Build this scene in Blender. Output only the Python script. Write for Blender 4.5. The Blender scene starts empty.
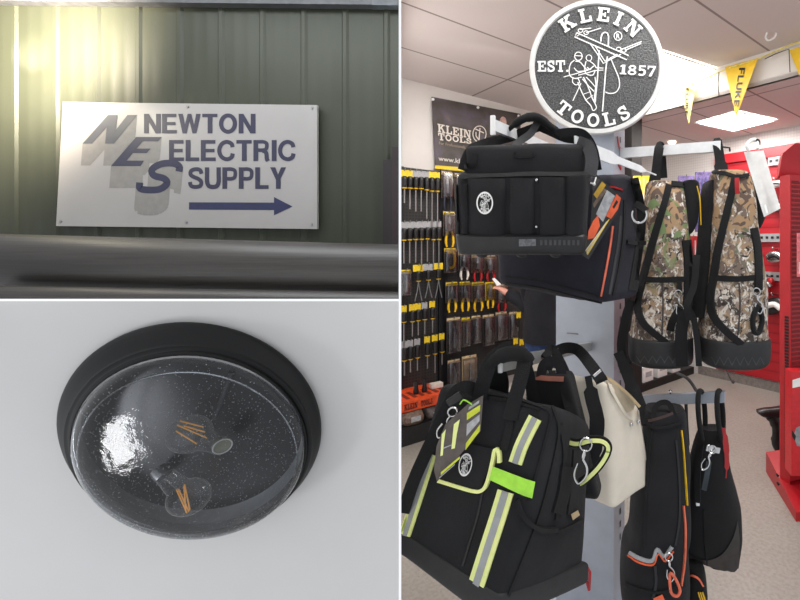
import bpy, bmesh, math, random
from mathutils import Vector, Matrix, noise
from mathutils.bvhtree import BVHTree
random.seed(7)
SC = bpy.context.scene
COL = SC.collection
F = 450.0            # focal length in pixels of the 800x600 frame
CAM = Vector((0, 0, 1.5))

def P(px, py, Y):
    return Vector(((px - 600) / F * Y, Y, 1.5 + (245 - py) / F * Y))
def V(*a): return Vector(a)

# ---------------------------------------------------------------- materials
def lin(c):
    return tuple((v / 255 / 12.92 if v / 255 <= .04045 else ((v / 255 + .055) / 1.055) ** 2.4) for v in c)
class NT:
    def __init__(s, name):
        s.m = bpy.data.materials.new(name); s.m.use_nodes = True
        s.t = s.m.node_tree; s.n = s.t.nodes; s.l = s.t.links
        s.b = s.n.get('Principled BSDF'); s.out = s.n.get('Material Output')
    def node(s, kind, **kw):
        x = s.n.new(kind)
        for k, v in kw.items():
            if k in x.inputs: x.inputs[k].default_value = v
            else: setattr(x, k, v)
        return x
    def link(s, a, b): s.l.new(a, b)
    def ramp(s, stops, interp='LINEAR'):
        r = s.n.new('ShaderNodeValToRGB'); e = r.color_ramp; e.interpolation = interp
        while len(e.elements) < len(stops): e.elements.new(.5)
        for el, (p, c) in zip(e.elements, stops):
            el.position = p; el.color = (*lin(c), 1)
        return r
    def coords(s, scale=(1, 1, 1), rot=(0, 0, 0), loc=(0, 0, 0)):
        tc = s.n.new('ShaderNodeTexCoord'); mp = s.n.new('ShaderNodeMapping')
        mp.inputs['Scale'].default_value = scale; mp.inputs['Rotation'].default_value = rot; mp.inputs['Location'].default_value = loc
        s.link(tc.outputs['Object'], mp.inputs[0]); return mp.outputs[0]
    def bump(s, height, strength=.3, dist=.002):
        b = s.n.new('ShaderNodeBump'); b.inputs['Strength'].default_value = strength; b.inputs['Distance'].default_value = dist
        s.link(height, b.inputs['Height']); s.link(b.outputs[0], s.b.inputs['Normal']); return b

def mat(name, c, rough=.6, metal=0, var=.12, scale=30, bump=0, bscale=300, spec=.5, trans=0, alpha=1, sheen=0):
    """noise-varied principled material; c is an sRGB 0-255 colour"""
    k = NT(name); b = k.b
    co = k.coords()
    no = k.node('ShaderNodeTexNoise', Scale=scale, Detail=4.0, Roughness=.6)
    k.link(co, no.inputs['Vector'])
    lo = tuple(max(0, v * (1 - var)) for v in c); hi = tuple(min(255, v * (1 + var)) for v in c)
    r = k.ramp([(.3, lo), (.7, hi)]); k.link(no.outputs['Fac'], r.inputs[0])
    k.link(r.outputs[0], b.inputs['Base Color'])
    b.inputs['Roughness'].default_value = rough; b.inputs['Metallic'].default_value = metal
    b.inputs['Specular IOR Level'].default_value = spec
    b.inputs['Transmission Weight'].default_value = trans; b.inputs['Alpha'].default_value = alpha
    if sheen: b.inputs['Sheen Weight'].default_value = sheen; b.inputs['Sheen Roughness'].default_value = .5
    if bump:
        n2 = k.node('ShaderNodeTexNoise', Scale=bscale, Detail=2.0); k.link(co, n2.inputs['Vector'])
        k.bump(n2.outputs['Fac'], bump, .001)
    return k.m
def emis(name, c, s):
    k = NT(name); k.b.inputs['Base Color'].default_value = (*lin(c), 1)
    k.b.inputs['Emission Color'].default_value = (*lin(c), 1); k.b.inputs['Emission Strength'].default_value = s
    return k.m
def glassy(name, tint, ior=1.5, boost=0.0, rough=.03, gcol=(255, 255, 255), rim=0):
    """thin clear sheet: tinted transparency under a fresnel gloss"""
    k = NT(name); k.n.remove(k.b)
    tr = k.node('ShaderNodeBsdfTransparent'); tr.inputs[0].default_value = (*lin(tint), 1)
    gl = k.node('ShaderNodeBsdfGlossy', Roughness=rough); gl.inputs[0].default_value = (*lin(gcol), 1)
    fr = k.node('ShaderNodeFresnel', IOR=ior)
    ad = k.node('ShaderNodeMath', operation='ADD', use_clamp=True); ad.inputs[1].default_value = boost
    k.link(fr.outputs[0], ad.inputs[0])
    if rim:      # edges of rounded glass look denser
        lw = k.node('ShaderNodeLayerWeight', Blend=.5); pw = k.node('ShaderNodeMath', operation='POWER'); pw.inputs[1].default_value = 3.5
        mu = k.node('ShaderNodeMath', operation='MULTIPLY_ADD'); mu.inputs[1].default_value = rim; mu.inputs[2].default_value = boost
        k.link(lw.outputs['Facing'], pw.inputs[0]); k.link(pw.outputs[0], mu.inputs[0]); k.link(mu.outputs[0], ad.inputs[1])
    mx = k.node('ShaderNodeMixShader'); k.link(ad.outputs[0], mx.inputs[0]); k.link(tr.outputs[0], mx.inputs[1]); k.link(gl.outputs[0], mx.inputs[2])
    k.link(mx.outputs[0], k.out.inputs[0]); return k.m

def fabric(name, c, weave=900, b=.5, rough=.85):
    k = NT(name); co = k.coords()
    no = k.node('ShaderNodeTexNoise', Scale=9.0, Detail=5.0); k.link(co, no.inputs['Vector'])
    r = k.ramp([(.3, tuple(v * .8 for v in c)), (.72, tuple(min(255, v * 1.2) for v in c))]); k.link(no.outputs['Fac'], r.inputs[0])
    k.link(r.outputs[0], k.b.inputs['Base Color'])
    k.b.inputs['Roughness'].default_value = rough; k.b.inputs['Specular IOR Level'].default_value = .35
    k.b.inputs['Sheen Weight'].default_value = .05; k.b.inputs['Sheen Roughness'].default_value = .4
    vo = k.node('ShaderNodeTexVoronoi', Scale=float(weave)); k.link(co, vo.inputs['Vector'])
    n2 = k.node('ShaderNodeTexNoise', Scale=14.0, Detail=3.0); k.link(co, n2.inputs['Vector'])
    ad = k.node('ShaderNodeMath', operation='MULTIPLY_ADD'); ad.inputs[1].default_value = 6.0
    k.link(n2.outputs['Fac'], ad.inputs[0]); k.link(vo.outputs['Distance'], ad.inputs[2])
    k.bump(ad.outputs[0], b, .003); return k.m

M = {}
M['black'] = fabric('black_fabric', (30, 30, 33))
M['black2'] = fabric('black_canvas', (22, 22, 24))
M['navy'] = fabric('navy_black_fabric', (31, 31, 42))
M['web'] = fabric('black_webbing', (24, 24, 26), weave=500)
M['greyweb'] = fabric('grey_webbing', (64, 64, 66), weave=500)
M['rubber'] = mat('black_rubber', (32, 32, 34), .55, bump=.25, bscale=120)
M['plastic'] = mat('black_plastic', (24, 24, 26), .35)
M['leather'] = mat('dark_leather', (52, 47, 46), .5, bump=.4, bscale=260)
M['cream'] = mat('cream_canvas', (226, 216, 200), .8, var=.035, scale=10, bump=.25, bscale=420)
M['tan'] = fabric('tan_rope', (205, 180, 140))
M['lime'] = mat('lime_reflective', (240, 252, 160), .5, var=.05)
M['limeb'] = mat('bright_lime', (172, 240, 70), .4, var=.08)
M['refl'] = mat('silver_reflective', (158, 160, 162), .35, var=.06)
M['chrome'] = mat('chrome', (205, 205, 205), .18, 1, var=.05)
M['steel'] = mat('brushed_steel', (150, 150, 150), .38, 1, var=.08, scale=60)
M['silver'] = mat('silver_paint', (176, 183, 195), .42, .15, var=.05, scale=6, bump=.06)
M['bar'] = mat('grey_bar_paint', (168, 170, 168), .4, .2, var=.05)
M['whitebar'] = mat('white_bar_paint', (226, 228, 230), .4, var=.03)
M['white'] = mat('white_print', (240, 240, 238), .5, var=.03)
M['offwhite'] = mat('off_white_print', (222, 214, 204), .55, var=.05)
M['orange'] = mat('orange_trim', (238, 96, 52), .5)
M['orangepipe'] = mat('orange_piping', (226, 110, 80), .5)
M['orangetray'] = mat('orange_tray', (226, 82, 36), .45)
M['yellow'] = mat('yellow_card', (242, 204, 40), .5, var=.1, scale=80)
M['yellowp'] = mat('yellow_grip', (244, 186, 20), .35)
M['red'] = mat('red_paint', (176, 24, 34), .4, var=.06, scale=8)
M['redwall'] = mat('red_slatwall', (192, 26, 38), .45, var=.06, scale=5)
M['reddark'] = mat('dark_red_paint', (110, 14, 20), .5)
M['redgrip'] = mat('red_grip', (170, 22, 28), .35)
M['greycard'] = mat('grey_card', (168, 168, 170), .5, var=.12, scale=90)
M['darkcard'] = mat('dark_card', (66, 58, 56), .5, var=.3, scale=60)
M['browncard'] = mat('brown_card', (96, 78, 66), .5, var=.35, scale=50)
M['blister'] = glassy('clear_blister', (232, 230, 234), 1.5, .12, .22)
M['brown'] = mat('dark_brown_wood', (58, 40, 38), .6, var=.2, scale=12)
M['purple'] = mat('purple_card', (98, 84, 128), .5, var=.4, scale=40)
M['skin'] = mat('skin', (208, 146, 128), .5, var=.06)
M['jeans'] = fabric('blue_denim', (46, 66, 104))
M['jacket'] = fabric('dark_jacket', (24, 25, 31))
M['hair'] = mat('brown_hair', (50, 36, 28), .6, var=.3, scale=120)
M['printblack'] = mat('black_print', (18, 18, 20), .5)

# ---------------------------------------------------------------- mesh builder
class MB:
    def __init__(s): s.v = []; s.f = []
    def add(s, vs, fs):
        o = len(s.v); s.v += [Vector(q) for q in vs]; s.f += [tuple(i + o for i in f) for f in fs]
    def box(s, c, size, rot=None):
        c = Vector(c); h = Vector(size) / 2
        vs = [Vector((x * h.x, y * h.y, z * h.z)) for z in (-1, 1) for y in (-1, 1) for x in (-1, 1)]
        if rot is not None: vs = [rot @ q for q in vs]
        s.add([c + q for q in vs], [(0, 2, 3, 1), (4, 5, 7, 6), (0, 1, 5, 4), (2, 6, 7, 3), (0, 4, 6, 2), (1, 3, 7, 5)])
    def bbox(s, c, size, b=.004, rot=None):
        """box with chamfered edges"""
        bm = bmesh.new(); bmesh.ops.create_cube(bm, size=1)
        for q in bm.verts: q.co = Vector((q.co.x * size[0], q.co.y * size[1], q.co.z * size[2]))
        bmesh.ops.bevel(bm, geom=list(bm.edges), offset=b, segments=2, affect='EDGES', profile=.6)
        vs = [q.co.copy() for q in bm.verts]
        if rot is not None: vs = [rot @ q for q in vs]
        bm.verts.index_update()
        s.add([Vector(c) + q for q in vs], [tuple(q.index for q in f.verts) for f in bm.faces]); bm.free()
    def prism(s, poly, d):
        """poly: list of 3D points (planar), extruded by vector d"""
        n = len(poly); d = Vector(d)
        s.add([Vector(p) for p in poly] + [Vector(p) + d for p in poly],
              [tuple(range(n)), tuple(range(2 * n - 1, n - 1, -1))] + [(i, (i + 1) % n, n + (i + 1) % n, n + i) for i in range(n)])
    def tube(s, pts, r, seg=8, smooth=0, closed=False):
        pts = [Vector(p) for p in pts]
        if smooth: pts = catmull(pts, smooth, closed)
        n = len(pts); rs = r if isinstance(r, (list, tuple)) else [r] * n
        if len(rs) != n: rs = [rs[min(len(rs) - 1, int(i / (n - 1) * (len(rs) - 1) + .5))] for i in range(n)]
        vs = []; up = None
        for i, p in enumerate(pts):
            a = pts[(i - 1) % n] if (closed or i > 0) else p; b = pts[(i + 1) % n] if (closed or i < n - 1) else p
            t = (b - a).normalized()
            if up is None: up = t.orthogonal().normalized()
            up = (up - t * up.dot(t))
            up = up.normalized() if up.length > 1e-6 else t.orthogonal().normalized()
            w = t.cross(up)
            vs += [p + (up * math.cos(q) + w * math.sin(q)) * rs[i] for q in [2 * math.pi * k / seg for k in range(seg)]]
        fs = [(i * seg + k, i * seg + (k + 1) % seg, ((i + 1) % n) * seg + (k + 1) % seg, ((i + 1) % n) * seg + k)
              for i in range(n if closed else n - 1) for k in range(seg)]
        if not closed: fs += [tuple(range(seg - 1, -1, -1)), tuple((n - 1) * seg + k for k in range(seg))]
        s.add(vs, fs)
    def lathe(s, prof, o, u, v, n, seg=48):
        """prof: (radius, height) pairs about axis n through o"""
        vs = []; fs = []; m = len(prof)
        for k in range(seg):
            a = 2 * math.pi * k / seg; d = u * math.cos(a) + v * math.sin(a)
            vs += [o + d * r + n * h for r, h in prof]
        for k in range(seg):
            k2 = (k + 1) % seg
            for i in range(m - 1):
                fs.append((k * m + i, k2 * m + i, k2 * m + i + 1, k * m + i + 1))
        s.add(vs, fs)
    def strap(s, pts, w, t=.003, side=None, smooth=6):
        """flat band along pts; width direction faces the viewer's side unless given"""
        pts = [Vector(p) for p in pts]
        if smooth: pts = catmull(pts, smooth)
        n = len(pts); vs = []
        for i, p in enumerate(pts):
            tg = (pts[min(i + 1, n - 1)] - pts[max(i - 1, 0)]).normalized()
            sd = tg.cross(p - CAM).normalized() if side is None else (Vector(side) - tg * Vector(side).dot(tg)).normalized()
            nn = tg.cross(sd).normalized()
            ww = w[min(len(w) - 1, int(i / max(1, n - 1) * (len(w) - 1) + .5))] if isinstance(w, (list, tuple)) else w
            vs += [p - sd * ww / 2 - nn * t / 2, p + sd * ww / 2 - nn * t / 2, p + sd * ww / 2 + nn * t / 2, p - sd * ww / 2 + nn * t / 2]
        fs = [(i * 4 + k, i * 4 + (k + 1) % 4, i * 4 + 4 + (k + 1) % 4, i * 4 + 4 + k) for i in range(n - 1) for k in range(4)]
        fs += [(3, 2, 1, 0), tuple((n - 1) * 4 + k for k in range(4))]
        s.add(vs, fs)
    def sphere(s, c, r, seg=12, rings=8):
        r = Vector((r, r, r)) if not hasattr(r, '__len__') else Vector(r); c = Vector(c)
        vs = [c + Vector((0, 0, r.z))]
        for i in range(1, rings):
            a = math.pi * i / rings
            vs += [c + Vector((r.x * math.sin(a) * math.cos(2 * math.pi * k / seg), r.y * math.sin(a) * math.sin(2 * math.pi * k / seg), r.z * math.cos(a))) for k in range(seg)]
        vs.append(c - Vector((0, 0, r.z)))
        fs = [(0, 1 + k, 1 + (k + 1) % seg) for k in range(seg)]
        for i in range(rings - 2):
            fs += [(1 + i * seg + k, 1 + (i + 1) * seg + k, 1 + (i + 1) * seg + (k + 1) % seg, 1 + i * seg + (k + 1) % seg) for k in range(seg)]
        e = len(vs) - 1; b = 1 + (rings - 2) * seg
        fs += [(e, b + (k + 1) % seg, b + k) for k in range(seg)]
        s.add(vs, fs)
    def bvh(s): return BVHTree.FromPolygons([tuple(q) for q in s.v], s.f)
    def add2d(s, d, mapf):
        """d: Draw2D; mapf(x, y) -> 3D point"""
        for j, (pts, fs) in enumerate(d.items):
            L = [mapf(x, y) for x, y in pts]; s.add([p + (CAM - p).normalized() * (6e-5 * (j % 9)) for p in L], fs)
    def mesh(s, name, off=Vector((0, 0, 0)), sharp=38):
        me = bpy.data.meshes.new(name)
        me.from_pydata([tuple(q - off) for q in s.v], [], s.f); me.validate(); 
        bm = bmesh.new(); bm.from_mesh(me); bmesh.ops.recalc_face_normals(bm, faces=list(bm.faces)); bm.to_mesh(me); bm.free()
        me.polygons.foreach_set('use_smooth', [True] * len(me.polygons))
        me.set_sharp_from_angle(angle=math.radians(sharp)); me.update()
        return me

def catmull(p, k, closed=False):
    n = len(p); out = []
    for i in range(n if closed else n - 1):
        a = p[(i - 1) % n] if (closed or i > 0) else p[i] * 2 - p[i + 1]
        b, c = p[i], p[(i + 1) % n]
        d = p[(i + 2) % n] if (closed or i + 2 < n) else c * 2 - b
        for j in range(k):
            t = j / k
            out.append(.5 * ((2 * b) + (c - a) * t + (2 * a - 5 * b + 4 * c - d) * t * t + (3 * b - a - 3 * c + d) * t ** 3))
    if not closed: out.append(p[-1].copy())
    return out

def tagit(o, label=None, cat=None, group=None, kind=None):
    if label: o['label'] = label
    if cat: o['category'] = cat
    if group: o['group'] = group
    if kind: o['kind'] = kind
    return o
def thing(name, label, cat, loc, group=None, rotz=0):
    o = bpy.data.objects.new(name, None); COL.objects.link(o); o.empty_display_size = .05
    o.location = loc; o.rotation_euler = (0, 0, rotz)
    return tagit(o, label, cat, group)
def part(name, mb, m, root=None, label=None, kind=None, sharp=38):
    """mesh object from world-space builder, parented under root (unrotated)"""
    off = Vector((0, 0, 0)); q = root
    while q is not None: off = off + Vector(q.location); q = q.parent
    me = mb.mesh(name, off, sharp)
    if m: me.materials.append(m)
    o = bpy.data.objects.new(name, me); COL.objects.link(o); o.parent = root
    return tagit(o, label, None, None, kind)
def solo(name, mb, m, label, cat, group=None, kind=None):
    """a thing that is one mesh; origin at its lowest middle"""
    xs = [q.x for q in mb.v]; ys = [q.y for q in mb.v]; zs = [q.z for q in mb.v]
    c = Vector(((min(xs) + max(xs)) / 2, (min(ys) + max(ys)) / 2, min(zs)))
    me = mb.mesh(name, c); me.materials.append(m)
    o = bpy.data.objects.new(name, me); COL.objects.link(o); o.location = c
    return tagit(o, label, cat, group, kind)
def struct(name, mb, m): return part(name, mb, m, None, kind='structure')
def dup(root, loc, rotz=None, label=None, group=None):
    r = root.copy(); COL.objects.link(r); r.location = loc
    if rotz is not None: r.rotation_euler = (0, 0, rotz)
    if label: r['label'] = label
    if group: r['group'] = group
    for ch in list(root.children):
        c = ch.copy(); COL.objects.link(c); c.parent = r
        for g in list(ch.children):
            d = g.copy(); COL.objects.link(d); d.parent = c
    return r

# ---------------------------------------------------------------- soft box and loft
def axis_pos(n, r):
    e = [-1 + r * (1 - math.cos(a * math.pi / 2 / 4)) for a in range(4)]
    m = [-(1 - r) + 2 * (1 - r) * i / n for i in range(n + 1)]
    return e + m + [-q for q in reversed(e)]
def softbox(c8, r=(.2, .2, .3), n=(6, 6, 4), bulge=(.05, .05, .05), wr=.003, ws=9, seed=0):
    """rounded, slightly bulging box. c8: [front TL, TR, BR, BL, back TL, TR, BR, BL]"""
    mb = MB(); ax = [axis_pos(n[i], r[i]) for i in range(3)]
    idx = {}; N = [len(a) for a in ax]
    ftl, ftr, fbr, fbl, btl, btr, bbr, bbl = c8
    def vert(i, j, k):
        key = (i, j, k)
        if key in idx: return idx[key]
        p = [ax[0][i], ax[1][j], ax[2][k]]
        inn = [max(-(1 - r[a]), min(1 - r[a], p[a])) for a in range(3)]
        d = [(p[a] - inn[a]) / r[a] for a in range(3)]
        L = math.sqrt(sum(q * q for q in d))
        if L > 1e-9: q = [inn[a] + d[a] / L * r[a] for a in range(3)]
        else: q = p
        u, v, w = q
        u2 = u * (1 + bulge[0] * (1 - v * v) * (1 - w * w)); v2 = v * (1 + bulge[1] * (1 - u * u) * (1 - w * w)); w2 = w * (1 + bulge[2] * (1 - u * u) * (1 - v * v))
        a, b, c = (u2 + 1) / 2, (v2 + 1) / 2, (w2 + 1) / 2
        f = (fbl * (1 - a) + fbr * a) * (1 - b) + (ftl * (1 - a) + ftr * a) * b
        g = (bbl * (1 - a) + bbr * a) * (1 - b) + (btl * (1 - a) + btr * a) * b
        pt = f * (1 - c) + g * c
        if wr: pt = pt + noise.noise_vector(pt * ws + Vector((seed, 0, 0))) * wr
        mb.v.append(pt); idx[key] = len(mb.v) - 1; return idx[key]
    for (A, B, C) in ((0, 1, 2), (0, 2, 1), (1, 2, 0)):
        for side in (0, N[C] - 1):
            for i in range(N[A] - 1):
                for j in range(N[B] - 1):
                    q = []
                    for (x, y) in ((i, j), (i + 1, j), (i + 1, j + 1), (i, j + 1)):
                        t = [0, 0, 0]; t[A] = x; t[B] = y; t[C] = side; q.append(vert(*t))
                    mb.f.append(tuple(q))
    return mb
def loft(levels, seg=40, ex=2.6, wr=.003, ws=12, cap=True, sub=4):
    """levels: (centre, half-width vector, half-depth vector); superelliptic rings, smoothed between"""
    C = catmull([Vector(l[0]) for l in levels], sub); A = catmull([Vector(l[1]) for l in levels], sub); B = catmull([Vector(l[2]) for l in levels], sub)
    mb = MB(); m = len(C)
    for c, a, b in zip(C, A, B):
        for k in range(seg):
            t = 2 * math.pi * k / seg; x, y = math.cos(t), math.sin(t)
            x = math.copysign(abs(x) ** (2 / ex), x); y = math.copysign(abs(y) ** (2 / ex), y)
            p = c + a * x + b * y
            if wr: p = p + noise.noise_vector(p * ws) * wr
            mb.v.append(p)
    for i in range(m - 1):
        for k in range(seg): mb.f.append((i * seg + k, i * seg + (k + 1) % seg, (i + 1) * seg + (k + 1) % seg, (i + 1) * seg + k))
    if cap: mb.f.append(tuple(range(seg))); mb.f.append(tuple((m - 1) * seg + k for k in range(seg)))
    return mb
def pxloft(rows, Y, depth, ex=2.6, wr=.003, tilt=0, **kw):
    """rows: (py, left px, right px[, Y]) seen from the camera at distance Y"""
    L = []; dd_ = depth if isinstance(depth, (list, tuple)) else [depth] * len(rows)
    rows = [(245 + (r[0] - 245) * (Y - .85 * d_) / Y, *r[1:]) for r, d_ in zip(rows, dd_)]   # rims are seen at the front face
    for r in rows:
        y = r[3] if len(r) > 3 else Y
        a, b = P(r[1], r[0], y), P(r[2], r[0], y); d = depth if not isinstance(depth, (list, tuple)) else depth[rows.index(r)]
        c = (a + b) / 2
        L.append((c, (b - a) / 2, Vector((d * tilt, d, 0))))
    return loft(L, ex=ex, wr=wr, **kw)

# ---------------------------------------------------------------- flat drawing, mapped on planes or surfaces
class D2:
    def __init__(s): s.items = []
    def poly(s, pts): s.items.append((list(pts), [tuple(range(len(pts)))])); return s
    def box(s, x0, y0, x1, y1): return s.poly([(x0, y0), (x1, y0), (x1, y1), (x0, y1)])
    def stroke(s, pts, w, closed=False, step=None):
        if step: pts = resample(pts, step, closed)
        n = len(pts); L = []; 
        for i in range(n):
            a = pts[(i - 1) % n] if (closed or i > 0) else pts[i]; b = pts[(i + 1) % n] if (closed or i < n - 1) else pts[i]
            dx, dy = b[0] - a[0], b[1] - a[1]; q = math.hypot(dx, dy) or 1
            ww = w[min(i, len(w) - 1)] if isinstance(w, (list, tuple)) else w
            L += [(pts[i][0] - dy / q * ww / 2, pts[i][1] + dx / q * ww / 2), (pts[i][0] + dy / q * ww / 2, pts[i][1] - dx / q * ww / 2)]
        s.items.append((L, [(2 * i, 2 * i + 1, 2 * ((i + 1) % n) + 1, 2 * ((i + 1) % n)) for i in range(n if closed else n - 1)])); return s
    def ring(s, cx, cy, rx, ry, w, n=40, rot=0):
        pts = [(cx + rx * math.cos(2 * math.pi * k / n) * math.cos(rot) - ry * math.sin(2 * math.pi * k / n) * math.sin(rot),
                cy + rx * math.cos(2 * math.pi * k / n) * math.sin(rot) + ry * math.sin(2 * math.pi * k / n) * math.cos(rot)) for k in range(n)]
        return s.stroke(pts, w, True)
    def disc(s, cx, cy, rx, ry, n=32): return s.poly([(cx + rx * math.cos(2 * math.pi * k / n), cy + ry * math.sin(2 * math.pi * k / n)) for k in range(n)])
    def quadgrid(s, q, nu=8, nv=8):
        a, b, c, d = q; pts = []
        for j in range(nv + 1):
            for i in range(nu + 1):
                u, v = i / nu, j / nv
                pts.append(tuple((a[k] * (1 - u) + b[k] * u) * (1 - v) + (d[k] * (1 - u) + c[k] * u) * v for k in (0, 1)))
        w = nu + 1
        s.items.append((pts, [(j * w + i, j * w + i + 1, (j + 1) * w + i + 1, (j + 1) * w + i) for j in range(nv) for i in range(nu)])); return s
    def xf(s, f):
        o = D2(); o.items = [([f(x, y) for x, y in pts], fs) for pts, fs in s.items]; return o
    def join(s, o): s.items += o.items; return s
def resample(pts, step, closed=False):
    q = catmull([Vector((x, y, 0)) for x, y in pts], max(1, int(step)), closed) if len(pts) > 2 else \
        [Vector((pts[0][0] + (pts[1][0] - pts[0][0]) * i / (4 * step), pts[0][1] + (pts[1][1] - pts[0][1]) * i / (4 * step), 0)) for i in range(4 * step + 1)]
    return [(a.x, a.y) for a in q]

def font2d(txt, bold=0.0, shear=0.0):
    """text as a D2 filling the unit square (y up)"""
    cu = bpy.data.curves.new('lettering', 'FONT'); cu.body = txt; cu.offset = bold; cu.shear = shear; cu.resolution_u = 3
    ob = bpy.data.objects.new('lettering', cu); COL.objects.link(ob)
    dg = bpy.context.evaluated_depsgraph_get(); me = bpy.data.meshes.new_from_object(ob.evaluated_get(dg))
    vs = [(q.co.x, q.co.y) for q in me.vertices]; fs = [tuple(p.vertices) for p in me.polygons]
    bpy.data.objects.remove(ob); bpy.data.curves.remove(cu); bpy.data.meshes.remove(me)
    x0, x1 = min(q[0] for q in vs), max(q[0] for q in vs); y0, y1 = min(q[1] for q in vs), max(q[1] for q in vs)
    d = D2(); d.items = [([((x - x0) / (x1 - x0), (y - y0) / (y1 - y0)) for x, y in vs], fs)]; return d

def slab(ch):
    """slab-serif capitals in a unit-high cell (y up); returns D2 and width"""
    d = D2(); B = d.box
    if ch == 'K':
        B(.1, 0, .34, 1); B(0, .85, .44, 1); B(0, 0, .44, .15)
        d.poly([(.34, .38), (.34, .6), (.62, .9), (.86, .9)]); d.poly([(.42, .55), (.58, .68), (.98, .1), (.7, .1)]); B(.52, .85, .98, 1); B(.58, 0, 1.04, .15); return d, 1.04
    if ch == 'L': B(.1, 0, .34, 1); B(0, .85, .46, 1); B(0, 0, .84, .16); B(.68, 0, .84, .4); return d, .84
    if ch == 'E': B(.1, 0, .34, 1); B(0, .85, .82, 1); B(0, 0, .86, .15); B(.3, .43, .58, .57); B(.68, .66, .82, 1); B(.71, 0, .86, .37); B(.5, .33, .6, .67); return d, .86
    if ch == 'I': B(.1, 0, .34, 1); B(0, .85, .44, 1); B(0, 0, .44, .15); return d, .44
    if ch == 'N': B(.1, 0, .26, 1); B(.78, 0, .94, 1); d.poly([(.1, 1), (.38, 1), (.94, 0), (.7, 0)]); B(0, 0, .38, .15); B(0, .85, .3, 1); B(.64, .85, 1.04, 1); return d, 1.04
    if ch == 'T': B(.33, 0, .57, 1); B(0, .84, .9, 1); B(0, .6, .14, 1); B(.76, .6, .9, 1); B(.2, 0, .7, .15); return d, .9
    if ch == 'O': d.ring(.46, .5, .35, .41, .2, 28); return d, .92
    if ch == 'S':
        d.stroke([(.64, .72), (.52, .9), (.34, .92), (.16, .84), (.13, .68), (.26, .56), (.5, .46), (.65, .32), (.6, .15), (.4, .07), (.2, .1), (.08, .28)], .19, step=3)
        B(.58, .62, .7, 1); B(.04, 0, .16, .38); return d, .76
    if ch == '.': d.disc(.12, .1, .12, .1, 12); return d, .24
    if ch == '1': B(.16, 0, .4, 1); B(.02, 0, .54, .14); d.poly([(.16, 1), (.16, .82), (0, .74), (0, .86)]); return d, .54
    if ch == '8': d.ring(.34, .73, .22, .19, .16, 20); d.ring(.34, .27, .26, .2, .17, 20); return d, .68
    if ch == '5':
        B(.1, .84, .62, 1); B(.1, .5, .24, 1); d.stroke([(.12, .52), (.3, .6), (.52, .54), (.58, .34), (.5, .14), (.3, .07), (.1, .14)], .18, step=3); return d, .68
    if ch == '7': B(0, .84, .66, 1); B(0, .66, .12, 1); d.poly([(.5, .86), (.66, .86), (.36, 0), (.14, 0)]); return d, .66
    return d, .4
def sans(ch):
    """heavy grotesque capitals (y up); returns D2 and width"""
    d = D2(); B = d.box; t = .22
    if ch == 'N': B(0, 0, t, 1); B(.56, 0, .56 + t, 1); d.poly([(0, 1), (.22, 1), (.76, 0), (.54, 0)]); return d, .76
    if ch == 'E': B(0, 0, t, 1); B(t, .83, .66, 1); B(t, .42, .62, .58); B(t, 0, .68, .17); return d, .68
    if ch == 'L': B(0, 0, t, 1); B(t, 0, .62, .17); return d, .62
    if ch == 'F': B(0, 0, t, 1); B(t, .83, .64, 1); B(t, .40, .58, .57); return d, .64
    if ch == 'K': B(0, 0, t, 1); d.poly([(t, .36), (t, .60), (.50, 1), (.76, 1)]); d.poly([(.28, .50), (.44, .64), (.80, 0), (.56, 0)]); return d, .80
    if ch == 'T': B(.25, 0, .25 + t, .85); B(0, .83, .70, 1); return d, .70
    if ch == 'I': B(0, 0, t, 1); return d, t
    if ch == 'W':
        for q in ([(0, 1), (.21, 1), (.38, 0), (.20, 0)], [(.20, 0), (.38, 0), (.60, 1), (.44, 1)], [(.44, 1), (.60, 1), (.84, 0), (.66, 0)], [(.66, 0), (.84, 0), (1.04, 1), (.83, 1)]): d.poly(q)
        return d, 1.04
    if ch == 'Y': d.poly([(0, 1), (.24, 1), (.46, .42), (.27, .42)]); d.poly([(.51, 1), (.74, 1), (.46, .40), (.28, .46)]); B(.27, 0, .27 + t, .46); return d, .74
    if ch == 'O': d.ring(.42, .5, .32, .42, .2, 32); return d, .84
    if ch == 'C': d.stroke([(.69, .66), (.64, .82), (.44, .915), (.22, .83), (.10, .62), (.10, .38), (.22, .17), (.44, .085), (.64, .18), (.70, .36)], .19, step=4); return d, .79
    if ch == 'S': d.stroke([(.63, .70), (.56, .87), (.36, .915), (.15, .84), (.12, .66), (.27, .55), (.48, .46), (.61, .33), (.58, .15), (.36, .085), (.14, .14), (.09, .32)], .185, step=4); return d, .71
    if ch == 'P': B(0, 0, t, 1); d.stroke([(t, .915), (.42, .915), (.57, .85), (.60, .69), (.56, .53), (.42, .47), (t, .47)], .17, step=4); return d, .69
    if ch == 'R': B(0, 0, t, 1); d.stroke([(t, .915), (.44, .915), (.59, .85), (.61, .71), (.57, .57), (.44, .52), (t, .52)], .17, step=4); d.stroke([(.42, .50), (.56, .42), (.60, .28), (.61, .12), (.66, 0)], .19, step=4); return d, .76
    if ch == 'U': d.stroke([(.10, 1), (.10, .66), (.10, .34), (.18, .14), (.37, .085), (.56, .14), (.64, .34), (.64, .66), (.64, 1)], .2, step=4); return d, .74
    return d, .4
def sansword(w, gap=.075):
    o = D2(); x = 0
    for ch in w:
        d, ww = sans(ch); o.join(d.xf(lambda a, b, x=x: (a + x, b))); x += ww + gap
    t = x - gap
    return o.xf(lambda a, b: (a / t, b))
def slabword(w, gap=.1):
    o = D2(); x = 0
    for ch in w:
        d, ww = slab(ch); o.join(d.xf(lambda a, b, x=x: (a + x, b))); x += ww + gap
    t = x - gap
    return o.xf(lambda a, b: (a / t, b))
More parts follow.
